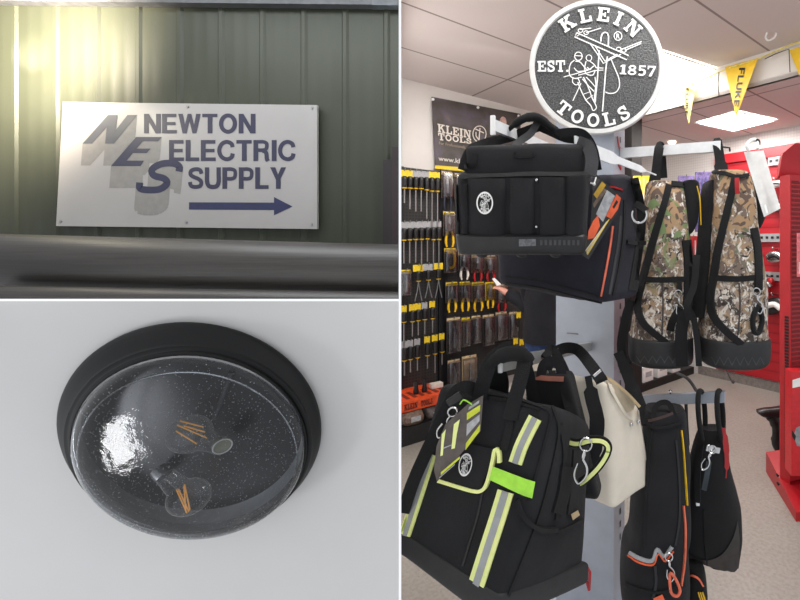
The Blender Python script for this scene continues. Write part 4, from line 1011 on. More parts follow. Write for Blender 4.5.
# foot: sloped red base
f = [P(766, 470, 2.98), P(768, 478, 2.93), P(796, 519, 2.44), P(840, 519, 2.44), P(840, 470, 2.98)]
f = [V(q.x, q.y, .0) for q in f]; tp = [V(q.x, q.y, .10) for q in f]; tp[2] = V(f[2].x, f[2].y, .05); tp[3] = V(f[3].x, f[3].y, .05); tp[0].z = .13; tp[1].z = .13; tp[4].z = .2
mb = MB(); mb.add(f + tp, [(0, 1, 2, 3, 4), (9, 8, 7, 6, 5)] + [(i, (i + 1) % 5, 5 + (i + 1) % 5, 5 + i) for i in range(5)]); part('foot', mb, gr, gd)
for (x, y) in ((777, 474.5), (777.5, 483)):
    mb = MB(); q = P(x, y, 2.62); mb.tube([q, q + V(0, -.015, 0)], .007, 10); part('bolt', mb, M['plastic'], gd)
# red carton stacked against it
cx0 = thing('power_tool_box', 'red power-tool carton standing on the foot of the red display stand', 'box', P(797, 478, 2.58))
Yc_ = 2.56; a1_ = P(791.5, 372, Yc_); a2_ = P(840, 372, Yc_); b1_ = P(791.5, 476, Yc_)
mb = MB(); mb.prism([a1_, a2_, V(a2_.x, a2_.y, b1_.z), b1_], (.0, .09, 0)); part('carton', mb, mat('carton_red', (204, 38, 46), .4, var=.05), cx0)
mb = MB(); d = D2().poly([(792.5, 388), (802, 386), (802, 377), (792.5, 380)]); mb.add2d(d, plane_map(Yc_ - .002)); part('carton_logo', mb, M['white'], cx0)
mb = MB(); mb.add2d(D2().poly([(793.5, 436), (796, 428), (804, 424), (804, 447), (797, 446)]), plane_map(Yc_ - .002)); part('pictured_tool', mb, M['greygrip'], cx0)
mb = MB(); mb.add2d(D2().poly([(792, 430), (796, 436), (795, 441), (792, 436)]), plane_map(Yc_ - .003)); part('pictured_tool_grip', mb, M['plastic'], cx0)
pw = thing('hanging_pack', 'pale pink carded pack on the louvred side of the red stand', 'package', P(800, 275, 2.58))
mb = MB(); mb.prism([P(797.5, 233, 2.6), P(812, 233, 2.6), P(812, 277, 2.6), P(797.5, 277, 2.6)], (0, .01, 0)); part('card', mb, mat('pink_card', (216, 110, 118), .5, var=.15, scale=40), pw)
mb = MB(); mb.prism([P(799, 262, 2.597), P(811, 262, 2.597), P(811, 274, 2.597), P(799, 274, 2.597)], (0, .002, 0)); part('card_print', mb, M['offwhite'], pw)
# armchair partly behind the stand: only its arm shows
ch = thing('office_chair', 'black armrest of a chair showing beside the post of the red stand', 'chair', P(788, 460, 3.2))
Yc_ = 3.25
mb = loft([(P(757.5, 411.5, Yc_), V(0, 0, .012), V(0, .03, 0)), (P(763, 412.5, Yc_), V(0, 0, .03), V(0, .04, 0)), (P(772, 412.5, Yc_), V(0, 0, .036), V(0, .045, 0)), (P(786, 411, Yc_), V(0, 0, .036), V(0, .045, 0)), (P(792, 411, Yc_), V(0, 0, .01), V(0, .02, 0))], seg=16, wr=0); part('arm_pad', mb, M['plastic'], ch)
mb = MB(); mb.tube([P(771, 415, Yc_), P(775, 422, Yc_), P(776.5, 433, Yc_), P(776, 444, Yc_), P(781, 452, Yc_)], [.045, .04, .03, .03, .03], 12, smooth=4); part('arm_post', mb, M['plastic'], ch)
mb = MB(); q = P(803, 447, Yc_ + .1); mb.bbox(q, (.24, .4, .07), .03); part('seat', mb, M['plastic'], ch)
mb = MB(); mb.tube([q - V(0, 0, .03), V(q.x, q.y, .06)], .03, 12); part('gas_column', mb, M['steel'], ch)
for i in range(5):
    a_ = 2 * math.pi * i / 5 + .3; e = V(q.x + .2 * math.cos(a_), q.y + .2 * math.sin(a_), .055)
    mb = MB(); mb.tube([V(q.x, q.y, .09), e], [.025, .016], 8); l_ = part('leg', mb, M['plastic'], ch)
    mb = MB(); mb.sphere(e - V(0, 0, .029), .026, 10, 6); part('caster', mb, M['plastic'], l_)
# ================================================================ display stand
st = thing('display_stand', 'silver square display column with arms that carry the tool bags', 'display stand', P(588, 245, 1.78) * 1)
base_xy = Vector(((P(556, 0, 1.80) + P(614, 0, 1.70)) / 2)); st.location = V(base_xy.x, base_xy.y + .05, 0)
FLc, FRc = P(556, 0, 1.80), P(614, 0, 1.70); FLc.z = FRc.z = 0
fd = (FRc - FLc).normalized(); bd = Vector((-fd.y, fd.x, 0)); dep = .115
ztop = P(600, 118, 1.74).z
mb = MB(); mb.prism([FLc + V(0, 0, .004), FRc + V(0, 0, .004), FRc + bd * dep + V(0, 0, .004), FLc + bd * dep + V(0, 0, .004)], (0, 0, ztop)); part('column', mb, M['silver'], st)
mb = MB()
for i in range(34):
    z = .35 + i * .05
    q = FRc + bd * dep * .5 + fd * .0015; mb.prism([q + V(0, 0, z), q + bd * .012 + V(0, 0, z), q + bd * .012 + V(0, 0, z + .022), q + V(0, 0, z + .022)], fd * .001)
part('slot_row', mb, mat('slot_grey', (96, 98, 104), .6), st)
mb = MB(); q0_, q1_ = FLc - bd * .001, FRc - bd * .001
for z in (P(585, 345, 1.75).z, 1.15): mb.prism([q0_ + fd * .05 + V(0, 0, z), q0_ + fd * .10 + V(0, 0, z), q0_ + fd * .10 + V(0, 0, z + .004), q0_ + fd * .05 + V(0, 0, z + .004)], -bd * .002)
part('seam', mb, mat('seam_grey', (120, 124, 130), .5), st)
mb = MB()
for z, dz in ((P(618, 150, 1.74).z, .05), (P(619, 168, 1.74).z, .035)):
    q = FRc + bd * .03 + fd * .002; mb.strap([q + V(0, 0, z + dz), q + bd * .018 + V(0, 0, z + dz * .3), q + bd * .04 + V(0, 0, z)], .012, .002, side=bd, smooth=0)
part('red_sticker', mb, M['redgrip'], st)
mb = MB(); mb.bbox(V(base_xy.x - .02, base_xy.y + .1, .012), (.55, .55, .02), .004); part('foot_plate', mb, M['silver'], st)
def arm(name, a, b, h, t, m, endh=None, endw=.03):
    a, b = Vector(a), Vector(b); d = (b - a).normalized(); s_ = d.cross(V(0, 0, 1)).normalized()
    hh = V(0, 0, h / 2); mb = MB(); mb.prism([a - hh - s_ * t / 2, b - hh - s_ * t / 2, b + hh - s_ * t / 2, a + hh - s_ * t / 2], s_ * t); o = part(name, mb, m, st)
    if endh:
        mb = MB(); mb.bbox(b + d * .003, (endw, .008, endh), .003, Matrix.Rotation(math.atan2(d.y, d.x) - math.pi / 2, 3, 'Z')); part('end_stop', mb, M['white'], o)
    return o
ULa, ULb = P(584, 163, 1.77), P(493.5, 125.5, 1.06)
arm('arm', ULa, ULb, .027, .012, M['whitebar'], .047, .012)
URa, URb = P(621, 153.5, 1.76), P(721, 146.5, 1.60)
arm('arm', URa, URb, .038, .02, M['whitebar'])
mb = MB(); mb.tube([URb, P(727, 147.5, 1.60), P(729.5, 147.8, 1.60), P(730, 151.5, 1.60)], .0035, 8); part('wire_hook', mb, M['plastic'], st)
LLa, LLb = P(592, 346, 1.765), P(501, 364.5, .98)
arm('arm', LLa, LLb, .031, .012, M['bar'], .036, .010)
LRa, LRb = P(612, 401.5, 1.71), P(725, 396.5, 1.50)
arm('arm', LRa, LRb, .036, .02, M['silver'])
# thin tapering hook arm in front
mb = MB(); a_, b_ = P(575, 145, 1.10), P(656, 175, 1.50); mb.strap([a_, P(600, 153.5, 1.2), P(630, 165, 1.36), b_], [.046, .036, .022, .004], .004, smooth=5, side=V(0, .1, 1)); part('tapered_arm', mb, M['whitebar'], st)
mb = MB(); c_ = P(670.5, 392, 1.56); mb.sphere(c_, .008); mb.tube([c_, c_ + V(0, .03, -.01)], .004, 8); part('knob', mb, M['chrome'], st)
mb = MB(); mb.tube([P(677, 373, 1.9), P(688, 379, 1.72), P(697, 392, 1.58), P(698, 396, 1.56)], .006, 8, smooth=5); part('wire_hook', mb, M['greyweb'], st)
mb = MB(); mb.tube([P(686, 400, 1.6), P(686.5, 420, 1.56), P(688, 445, 1.55)], .006, 8); part('wire_hook', mb, M['greyweb'], st)

# ---------------- round cast sign
YS3 = 1.66
rs_ = thing('round_sign', 'round dark grey KLEIN TOOLS EST. 1857 sign with white rim atop the stand', 'sign', P(597, 133, YS3))
cs = P(596.8, 67, YS3); R_ = 67.4 / F * YS3; px_ = YS3 / F
X_, Z_ = V(1, 0, 0), V(0, 0, 1); nf = V(0, -1, 0)
mb = MB(); mb.lathe([(0, -.02), (R_ - .004, -.02), (R_, -.016), (R_, .004), (R_ - .003, .007), (R_ - 4.6 * px_, .007), (R_ - 5.4 * px_, 0.001), (R_ - 5.6 * px_, -.004)], cs, X_, Z_, nf, 96); part('rim', mb, mat('sign_white', (216, 216, 214), .5, var=.03), rs_)
k = NT('hammered_grey'); cc = k.coords(); vo = k.node('ShaderNodeTexNoise', Scale=190.0, Detail=2.0); k.link(cc, vo.inputs['Vector'])
r = k.ramp([(.35, (40, 41, 42)), (.65, (98, 99, 100))]); k.link(vo.outputs['Fac'], r.inputs[0]); k.link(r.outputs[0], k.b.inputs['Base Color']); k.b.inputs['Roughness'].default_value = .4; k.b.inputs['Metallic'].default_value = .2
k.bump(vo.outputs['Fac'], .6, .003)
mb = MB(); mb.lathe([(0, 0), (R_ - 5 * px_, 0)], cs, X_, Z_, nf, 96); part('sign_face', mb, k.m, rs_)
def zc_(x, y): return (525 + x / 4.286, y / 4.286)
def emblem_draw(bold=1):
    d = D2()
    L = lambda pts, w=4.6, sm=0: d.stroke([zc_(*q) for q in pts], w * bold / 4.286, step=sm or None)
    L([(325, 178), (326, 160), (332, 143), (342, 138), (354, 142), (358, 156), (357, 198)], 5.5); L([(318, 215), (311, 330), (300, 440)], 5.5); L([(353, 242), (346, 300), (332, 478)], 5.5)
    L([(222, 140), (213, 158), (436, 256), (444, 238), (222, 140)], 5)
    L([(222, 156), (232, 148)], 3)
    L([(278, 185), (308, 228), (336, 272), (352, 262)], 4.5); L([(300, 196), (342, 262), (396, 232)], 4.5); L([(352, 262), (412, 232)], 4)
    for c in ((238, 131), (262, 140), (402, 210), (424, 216)): d.ring(*zc_(*c), 10 / 4.286, 8 / 4.286, 3.6 / 4.286, 14)
    L([(236, 126), (284, 120)], 4); L([(262, 140), (326, 120)], 4); L([(412, 212), (500, 178)], 4); L([(428, 216), (498, 186)], 4)
    L([(366, 246), (384, 290), (402, 335), (404, 372), (388, 396), (362, 400), (344, 394)], 4.5, 4)
    L([(336, 300), (300, 302), (268, 312), (228, 322)], 4); L([(336, 292), (306, 290)], 4)
    L([(165, 330), (210, 318), (252, 306), (284, 296)], 4)
    # first lineman
    d.ring(*zc_(229, 241), 16 / 4.286, 18 / 4.286, 4 / 4.286, 18); L([(212, 238), (246, 240)], 3.5)
    L([(212, 258), (196, 272), (189, 300), (194, 326), (216, 336), (242, 330)], 4.5, 3); L([(216, 262), (236, 266), (252, 284), (270, 300), (296, 282)], 4.5, 3)
    L([(210, 290), (226, 306), (252, 304)], 4, 3)
    L([(206, 330), (204, 352), (220, 364), (234, 352), (226, 334)], 4, 3)
    L([(226, 352), (244, 396), (262, 430), (282, 452), (292, 474), (306, 462), (300, 444), (288, 420), (276, 386), (262, 352), (250, 330)], 4.6, 3)
    L([(258, 430), (292, 408)], 3); L([(250, 404), (282, 392)], 3)
    L([(205, 432), (222, 396), (240, 356)], 4); L([(246, 338), (270, 366), (296, 392)], 4.4)
    L([(262, 330), (284, 352), (302, 374)], 4); L([(296, 430), (304, 360), (300, 330)], 4)
    # second lineman behind
    d.ring(*zc_(274, 248), 12 / 4.286, 13 / 4.286, 3.6 / 4.286, 16)
    L([(262, 262), (256, 290), (262, 316), (290, 322), (302, 300)], 4.2, 3); L([(278, 262), (296, 276), (306, 292)], 4.2, 3); L([(266, 288), (280, 300)], 4)
    return d
Ymap = lambda off: plane_map(YS3 - off)
mb = MB(); mb.add2d(emblem_draw(), Ymap(.004)); part('lineman_emblem', mb, M['white'], rs_)
def arcword(word, angs, rad, h, up=True):
    d = D2()
    for ch, a in zip(word, angs):
        g, wd = slab(ch); g.xf
        cx_, cy_ = 597 + rad * math.cos(math.radians(a)), 67 - rad * math.sin(math.radians(a))
        rot = math.radians(a - 90 if up else a + 90)
        def f(x, y, wd=wd, cx_=cx_, cy_=cy_, rot=rot):
            lx, ly = (x - wd / 2) * h, (y - .5) * h
            return (cx_ + lx * math.cos(rot) - ly * math.sin(rot), cy_ - (lx * math.sin(rot) + ly * math.cos(rot)))
        d.join(g.xf(f))
    return d
def raised(nm, d, root, m, o0=.0005, o1=.006):
    mb = MB(); mb.add2d(d, Ymap(o1)); part(nm, mb, m, root)
raised('lettering', arcword('KLEIN', (124, 103, 83, 66, 47), 53, 14), rs_, M['white'])
raised('lettering', arcword('TOOLS', (231, 248.5, 266, 283, 300), 53.2, 13.6, False), rs_, M['white'])
raised('lettering', fit(slabword('EST.'), [(537.3, 61), (568.5, 60), (568.5, 72), (537.6, 71.5)]), rs_, M['white'])
raised('lettering', fit(slabword('1857'), [(620.5, 64.5), (656, 66), (655, 76.8), (619.5, 74)]), rs_, M['white'])
d = D2().ring(618, 36, 3.9, 4.3, .8, 24); d.join(fit(font2d('R', .02), rect(616.3, 33.6, 619.8, 38.6))); raised('registered_mark', d, rs_, M['white'])
mb = MB(); mb.prism([P(591, 134, YS3 + .05), P(613.5, 128, YS3 + .05), P(613.5, 119, YS3 + .05), P(591, 119, YS3 + .05)], (0, .02, 0)); part('mounting_bracket', mb, M['silver'], rs_)

# small emblem used on bags
def klein_badge(cx_, cy_, rx, ry, rot=0):
    d = D2(); d.ring(0, 0, .98, .98, .17, 36); e = emblem_draw(2.1).xf(lambda x, y: ((x - 597) / 47, (y - 66) / 47))
    d.join(e.xf(lambda x, y: (x * .92, y * .92)))
    for w_, angs, up_ in (('KLEIN', (126, 106, 88, 72, 54), True), ('TOOLS', (232, 252, 270, 288, 308), False)):
        d.join(arcword(w_, angs, 49, 15, up_).xf(lambda x, y: ((x - 597) / 64, (y - 67) / 64)))
    c, s_ = math.cos(rot), math.sin(rot)
    return d.xf(lambda x, y: (cx_ + (x * c * rx - y * s_ * ry), cy_ + (x * s_ * rx + y * c * ry)))
def deco(name, d, bv, m, root, off=.0015, label=None, Y=1.0):
    mb = MB(); mb.add2d(d, onto(bv, off, Y)); return part(name, mb, m, root, label)
def band(name, pts, w_, bv, m, root, off=.002, th=None, label=None, Y=1.0, step=5):
    """raised webbing strip following the surface along a pixel path"""
    q = resample(pts, step); n = len(q); f = onto(bv, off, Y); g = onto(bv, -.002, Y); mb = MB(); L = []
    for i in range(n):
        a, b = q[max(0, i - 1)], q[min(n - 1, i + 1)]; dx, dy = b[0] - a[0], b[1] - a[1]; l = math.hypot(dx, dy) or 1
        ww = w_ if not isinstance(w_, (list, tuple)) else w_[0] + (w_[1] - w_[0]) * i / (n - 1)
        nx, ny = -dy / l * ww / 2, dx / l * ww / 2; x, y = q[i]
        L += [g(x - nx, y - ny), f(x - nx * .92, y - ny * .92), f(x, y), f(x + nx * .92, y + ny * .92), g(x + nx, y + ny)]
    mb.add(L, [(5 * i + k, 5 * i + k + 1, 5 * i + k + 6, 5 * i + k + 5) for i in range(n - 1) for k in range(4)])
    return part(name, mb, m, root, label)
def clip(name, pts, r, root, m=None):
    """snap hook: ring, swivel, hook"""
    mb = MB()
    a, b = Vector(pts[0]), Vector(pts[1]); d_ = b - a; L = d_.length; d_ = d_.normalized(); s_ = d_.cross(a - CAM).normalized()
    mb.tube([a + d_ * L * .14 + (d_ * math.cos(t) * .14 + s_ * math.sin(t) * .13) * L for t in [2 * math.pi * i / 14 for i in range(14)]], r, 6, closed=True)
    mb.tube([a + d_ * L * .28, a + d_ * L * .36, a + d_ * L * .46], [r * 1.2, r * 2.4, r * 1.5], 8)
    c_ = a + d_ * L * .72
    mb.tube([a + d_ * L * .46, c_ + s_ * .12 * L - d_ * L * .1, c_ + s_ * .13 * L + d_ * L * .1, c_ + d_ * L * .27, c_ - s_ * .12 * L + d_ * L * .1, c_ - s_ * .09 * L - d_ * L * .16], r * 1.1, 6, smooth=4)
    return part(name, mb, m or M['chrome'], root)
def dring(c, r, t, root, m=None, name='d_ring'):
    mb = MB(); mb.tube([Vector(c) + V(r * math.cos(a), 0, r * math.sin(a)) for a in [2 * math.pi * i / 20 for i in range(20)]], t, 8, closed=True); return part(name, mb, m or M['chrome'], root)

# ================================================================ upper black tote
tb = thing('tool_tote', 'black open-top tool tote with round white emblem hanging on the upper left arm', 'tool bag', P(520, 253, 1.12))
FT = 1.03
c8 = [P(455, 176, FT), P(591, 174, FT - .01), P(585, 238, FT), P(455, 238, FT + .01), P(476, 160, FT + .22), P(590, 158, FT + .2), P(584, 232, FT + .22), P(466, 232, FT + .22)]
low = softbox(c8, r=(.12, .1, .35), n=(12, 6, 4), bulge=(.02, .0, .12), wr=.004, ws=11, seed=2); lb = low.bvh(); part('body', low, M['black'], tb)
c8u = [P(463, 146, FT + .03), P(588, 143, FT + .03), P(590, 200, FT + .02), P(462, 200, FT + .03), P(475, 146, FT + .2), P(588, 144, FT + .2), P(588, 190, FT + .2), P(470, 190, FT + .2)]
upm = softbox(c8u, r=(.12, .18, .3), n=(10, 5, 4), bulge=(.0, .0, .05), wr=.004, ws=10, seed=5); ub_ = upm.bvh(); part('collar', upm, M['black'], tb)
c8b = [P(453, 233, FT - .005), P(588, 233, FT - .01), P(585, 256, FT), P(457, 256, FT), P(466, 231, FT + .225), P(586, 231, FT + .215), P(584, 249, FT + .22), P(466, 249, FT + .22)]
bas = softbox(c8b, r=(.09, .35, .35), n=(12, 2, 4), bulge=(.01, 0, .12), wr=0); bb_ = bas.bvh(); part('rubber_base', bas, M['rubber'], tb)
for x in (482, 522, 556):
    mb = MB(); mb.sphere(P(x, 254.5, FT + .04), (.014, .014, .008)); part('foot', mb, M['rubber'], tb)
mb = MB(); mb.add2d(D2().quadgrid([(519, 239.5), (536, 239), (536, 245.5), (519, 246)], 6, 3), onto(bb_, .002)); part('moulded_label', mb, mat('embossed_rubber', (92, 94, 98), .35, var=.3, scale=200), tb)
mb = MB()
for i in range(9): mb.add2d(D2().box(540 + i * 4.6, 240, 542.6 + i * 4.6, 245), onto(bb_, .0015))
part('moulded_tread', mb, mat('rubber_tread', (58, 58, 60), .4), tb)
def pocket(x0, y0, x1, y1, root, bv, m, bow=.012, Y=1.0, seed=0):
    """bellows pocket standing a little off the body"""
    mb = MB(); f = onto(bv, 0, Y); nu, nv = 10, 8; vs = []
    for j in range(nv + 1):
        for i in range(nu + 1):
            u_, v_ = i / nu, j / nv; p = f(x0 + (x1 - x0) * u_ + (1 - v_) * 0, y0 + (y1 - y0) * v_)
            b_ = bow * (math.sin(math.pi * u_) ** .4) * (1 - .35 * v_)
            p = p + (CAM - p).normalized() * (b_ + .001) + noise.noise_vector(p * 14 + V(seed, 0, 0)) * .003
            vs.append(p)
    w_ = nu + 1; mb.add(vs, [(j * w_ + i, j * w_ + i + 1, (j + 1) * w_ + i + 1, (j + 1) * w_ + i) for j in range(nv) for i in range(nu)])
    o = part('pocket', mb, m, root); return mb.bvh(), o
pocket(455, 184, 468, 234, tb, lb, M['black'], .014, FT, 1)
p2b, p2 = pocket(468.5, 178, 506, 235, tb, lb, M['black'], .016, FT, 2)
pocket(510, 178, 534, 235, tb, lb, M['black'], .012, FT, 3)
pocket(540, 177, 565, 235, tb, lb, M['black'], .013, FT, 4)
pocket(566, 176, 587, 235, tb, lb, M['black'], .012, FT, 6)
deco('round_emblem', klein_badge(485, 203, 7.8, 10.6), p2b, M['white'], p2, .0015)
for y in (181, 226):
    mb = MB(); q = onto(lb, .006)(536.8, y); mb.sphere(q, .0036, 10, 6); part('snap', mb, M['chrome'], tb)
band('hem_tape', [(463, 178), (500, 176.5), (540, 175.5), (588, 176)], 3.4, lb, M['web'], tb, .004)
band('webbing_loop', [(515, 152), (515, 157), (533, 157), (533, 152)], 1.6, ub_, M['web'], tb, .003, step=3)
# carrying handle looped over the arm
mb = MB(); mb.strap([P(463, 170, FT + .03), P(470, 152, FT + .05), P(484, 144, FT + .10), P(510, 137, FT + .14), P(532, 129, FT + .14), P(541, 126, FT + .13)], .024, .006); part('handle_strap', mb, M['web'], tb)
mb = MB(); mb.strap([P(541, 126, FT + .13), P(552, 131, FT + .13), P(566, 137, FT + .12), P(584, 140, FT + .1), P(591, 152, FT + .07), P(590, 172, FT + .05)], .028, .006); part('handle_strap', mb, M['web'], tb)
mb = MB(); mb.tube([P(508, 130, FT + .10), P(521, 120, FT + .09), P(532, 117, FT + .10), P(540, 119, FT + .11), P(552, 128, FT + .12), P(562, 134, FT + .12)], [.006, .010, .0115, .0115, .010, .007], 12, smooth=5); part('padded_grip', mb, M['black2'], tb)
mb = MB(); mb.strap([P(538, 121, FT + .12), P(531, 133, FT + .1), P(519, 142, FT + .07), P(513, 150, FT + .04)], .018, .005); part('handle_strap', mb, M['greyweb'], tb)
mb = MB(); mb.strap([P(578, 142, FT + .05), P(588, 147, FT + .03), P(592, 160, FT + .02), P(590, 176, FT + .012)], .03, .005); part('side_strap', mb, M['greyweb'], tb)
mb = MB(); mb.strap([P(556, 137, FT + .09), P(560, 133, FT + .07), P(578, 132, FT + .08), P(587, 137, FT + .09), P(594, 150, FT + .10), P(598, 170, FT + .12)], .02, .006); part('handle_strap', mb, M['black2'], tb)
band('corner_patch', [(464, 166), (474, 164), (475, 154)], 5, ub_, M['web'], tb, .003, step=3)

# ================================================================ briefcase bag behind the tote
bc = thing('tool_briefcase', 'black zipped tool briefcase with orange piping hanging behind the tote', 'tool bag', P(570, 300, 1.4))
c8 = [P(496, 190, 1.42), P(612, 172, 1.27), P(605, 305, 1.26), P(494, 285, 1.41), P(524, 188, 1.60), P(637, 174, 1.46), P(645, 298, 1.46), P(520, 287, 1.59)]
bm_ = softbox(c8, r=(.2, .2, .4), n=(10, 8, 5), bulge=(.02, .02, .12), wr=.005, ws=8, seed=9); bbv = bm_.bvh(); part('body', bm_, M['navy'], bc)
band('orange_piping', [(612.5, 226), (610, 245), (606.5, 266), (601, 296)], 1.9, bbv, M['orangepipe'], bc, .003, label='thin orange piping')
band('orange_piping', [(602, 188), (612, 187), (622, 190)], 1.6, bbv, M['redgrip'], bc, .003, label='short red piping on top')
band('zip', [(620, 216), (618, 240), (614, 265), (609, 294)], 2.4, bbv, M['greyweb'], bc, .003)
band('zip', [(624, 200), (623, 235), (619, 265), (613, 295)], 2.2, bbv, M['web'], bc, .004)
band('gusset_strap', [(634, 178), (641, 210), (640, 240), (632, 290)], 9, bbv, M['web'], bc, .004)
band('side_hem', [(626, 242), (634, 243), (646, 243)], 4, bbv, M['web'], bc, .006)
band('front_seam', [(506, 276), (540, 281), (580, 291), (602, 297)], 1.6, bbv, M['web'], bc, .002)
band('front_seam', [(506, 283), (540, 288), (580, 298), (602, 303)], 2.2, bbv, M['web'], bc, .003)
mb = MB(); q = onto(bbv, .012)(638.5, 213); mb.tube([q + V(.002 + .0165 * math.cos(a), 0, -.004 + .018 * math.sin(a)) for a in [math.radians(t) for t in range(150, 395, 12)]], .0024, 8); part('d_ring', mb, M['chrome'], bc)
mb = MB(); f = onto(bbv, .010); mb.strap([f(632, 204), f(640, 206), f(646, 211)], .022, .005, side=V(0, .2, 1)); part('ring_tab', mb, M['web'], bc)
mb = MB(); mb.strap([P(552, 180, 1.50), P(560, 155, 1.50), P(568, 150, 1.52), P(576, 152, 1.54), P(584, 176, 1.52)], .03, .005); part('carry_handle', mb, M['web'], bc)

# hang tag on the briefcase
tg = thing('hang_tag', 'black, orange and yellow product hang tag dangling beside the black tote', 'tag', P(588, 258, 1.10))
Yt = 1.10; tl = [(594, 172), (621.5, 197), (618, 212), (588.5, 259.5), (581, 254), (586, 240), (590, 232)]
ty = lambda x, y: P(x, y, Yt + (x - 594) * .0016)
mb = MB(); mb.prism([ty(*q) for q in tl], (0, .002, 0)); part('card', mb, mat('tag_black', (30, 28, 28), .35), tg)
def tagpatch(pts, m, nm, o=.001): mb = MB(); mb.add([ty(*q) + V(0, -o, 0) for q in pts], [tuple(range(len(pts)))]); part(nm, mb, m, tg)
tagpatch([(602, 181.5), (606, 185), (597, 199), (593.5, 194.5)], mat('mustard_print', (190, 150, 40), .5), 'yellow_print')
tagpatch([(594, 176), (600, 180), (592.8, 191), (592, 184)], M['darkcard'], 'dark_print')
tagpatch([(607, 190), (615, 196), (603, 222), (596, 214)], M['greycard'], 'grey_print')
tagpatch([(616.5, 194), (621, 198), (618, 209), (611, 219), (606, 216)], M['orange'], 'orange_print')
tagpatch([(598, 215), (600, 226), (594, 238), (587.5, 239.5), (588.5, 231), (593, 221)], M['orange'], 'orange_handle_print', .0014)
tagpatch([(604, 188), (607, 190.5), (594, 208), (593, 204)], M['browncard'], 'brown_print')
for i in range(4):
    t = i * 1.9; tagpatch([(609 - .5 * t, 219 + .5 * t), (609.5 - .5 * t, 219.6 + .5 * t), (587.6 - .3 * t, 255 - .7 * t), (587.1 - .3 * t, 254.5 - .7 * t)], M['offwhite'] if i % 2 else M['yellow'], 'text_line')
tagpatch([(612.5, 207), (616.5, 200), (618.2, 202), (614, 209)], M['printblack'], 'text_line', .0016)
mb = MB(); q = P(594, 184, 1.09); mb.tube([P(591, 183, FT + .01), q, P(596, 177, 1.10)], .0022, 6); mb.sphere(q, .004); part('tag_tie', mb, M['white'], tg)

# ================================================================ camouflage bags
def camo(name, green):
    k = NT(name); cc = k.coords((1, 1, .8))
    def nz(scale, det, dist, loc): 
        mp_ = k.coords((1, 1, .8), (0, 0, 0), loc); q = k.node('ShaderNodeTexNoise', Scale=scale, Detail=det, Distortion=dist, Roughness=.6); k.link(mp_, q.inputs['Vector']); return q.outputs['Fac']
    big = k.ramp([(0, (84, 72, 64)), (.40, (118, 102, 90)), (.47, (158, 132, 104)), (.53, (146, 128, 114)), (.60, (70, 60, 54))], 'CONSTANT'); k.link(nz(9, 2, .6, (0, 0, 0)), big.inputs[0])
    def over(prev, fac, c, lo, hi):
        r = k.ramp([(lo, (0, 0, 0)), (hi, (255, 255, 255))]); k.link(fac, r.inputs[0]); m = k.node('ShaderNodeMix', data_type='RGBA'); k.link(r.outputs[0], m.inputs[0]); k.link(prev, m.inputs[6]); m.inputs[7].default_value = (*lin(c), 1); return m.outputs[2]
    o = big.outputs[0]
    o = over(o, nz(34, 5, 1.2, (3, 1, 0)), (212, 202, 190), .53, .58)
    o = over(o, nz(50, 5, .8, (7, 3, 2)), (232, 228, 222), .57, .63)
    o = over(o, nz(26, 4, 2.4, (1, 8, 2)), (48, 38, 34), .58, .62)
    o = over(o, nz(60, 4, 1.0, (5, 5, 9)), (40, 32, 28), .60, .66)
    # large leaf shapes higher up, with a touch of green
    sx = k.node('ShaderNodeSeparateXYZ'); k.link(k.coords(), sx.inputs[0])
    hgt = k.node('ShaderNodeMapRange'); hgt.inputs['From Min'].default_value = .22; hgt.inputs['From Max'].default_value = .5; k.link(sx.outputs[2], hgt.inputs[0])
    def leaf(prev, scale, dist, loc, c, lo, hi, low_=0):
        f = nz(scale, 1, dist, loc); mu = k.node('ShaderNodeMath', operation='MULTIPLY'); r = k.ramp([(lo, (0, 0, 0)), (hi, (255, 255, 255))]); k.link(f, r.inputs[0]); k.link(r.outputs[0], mu.inputs[0]); k.link(hgt.outputs[0], mu.inputs[1])
        m = k.node('ShaderNodeMix', data_type='RGBA'); k.link(mu.outputs[0], m.inputs[0]); k.link(prev, m.inputs[6]); m.inputs[7].default_value = (*lin(c), 1); return m.outputs[2]
    o = leaf(o, 9, 1.6, (2, 2, 5), (170, 138, 104), .53, .58); o = leaf(o, 17, 2.2, (9, 2, 1), (98, 80, 70), .55, .58); 
    if green: o = leaf(o, 15, 1.4, (4, 6, 3), (116, 136, 90), .60, .64)
    else: o = leaf(o, 13, 2.0, (6, 6, 1), (104, 108, 84), .64, .68); 
    k.link(o, k.b.inputs['Base Color']); k.b.inputs['Roughness'].default_value = .8
    n2 = k.node('ShaderNodeTexNoise', Scale=18.0, Detail=3.0); k.link(cc, n2.inputs['Vector']); k.bump(n2.outputs['Fac'], .4, .006); return k.m
# first bag
Yb = 1.66
b1 = thing('tool_backpack', 'camouflage tool backpack with green leaf print, left of the two hanging packs', 'tool bag', P(659, 367, Yb))
body = pxloft([(181, 650, 672), (184, 646, 684), (205, 645, 687), (240, 642, 689), (280, 639, 690), (310, 634, 690), (340, 630, 690), (352, 630, 690)], Yb, [.05, .07, .09, .10, .11, .115, .12, .12], ex=2.8, wr=.006, ws=9); v1 = body.bvh(); part('body', body, camo('leaf_camouflage', True), b1)
boot = pxloft([(340, 629, 691), (344, 628.5, 691.5), (362, 628.5, 691.5), (367, 632, 689), (368, 640, 682)], Yb, [.122, .126, .126, .12, .1], ex=2.8, wr=0); vb = boot.bvh(); part('rubber_boot', boot, M['rubber'], b1)
mbz = MB(); d = D2()
for i in range(7):
    x = 632 + i * 8; d.stroke([(x, 363), (x + 4.5, 356), (x + 9, 363)], .9)
mbz.add2d(d, onto(vb, .0015, Yb)); part('tread_pattern', mbz, mat('rubber_ridge', (62, 63, 66), .4), b1)
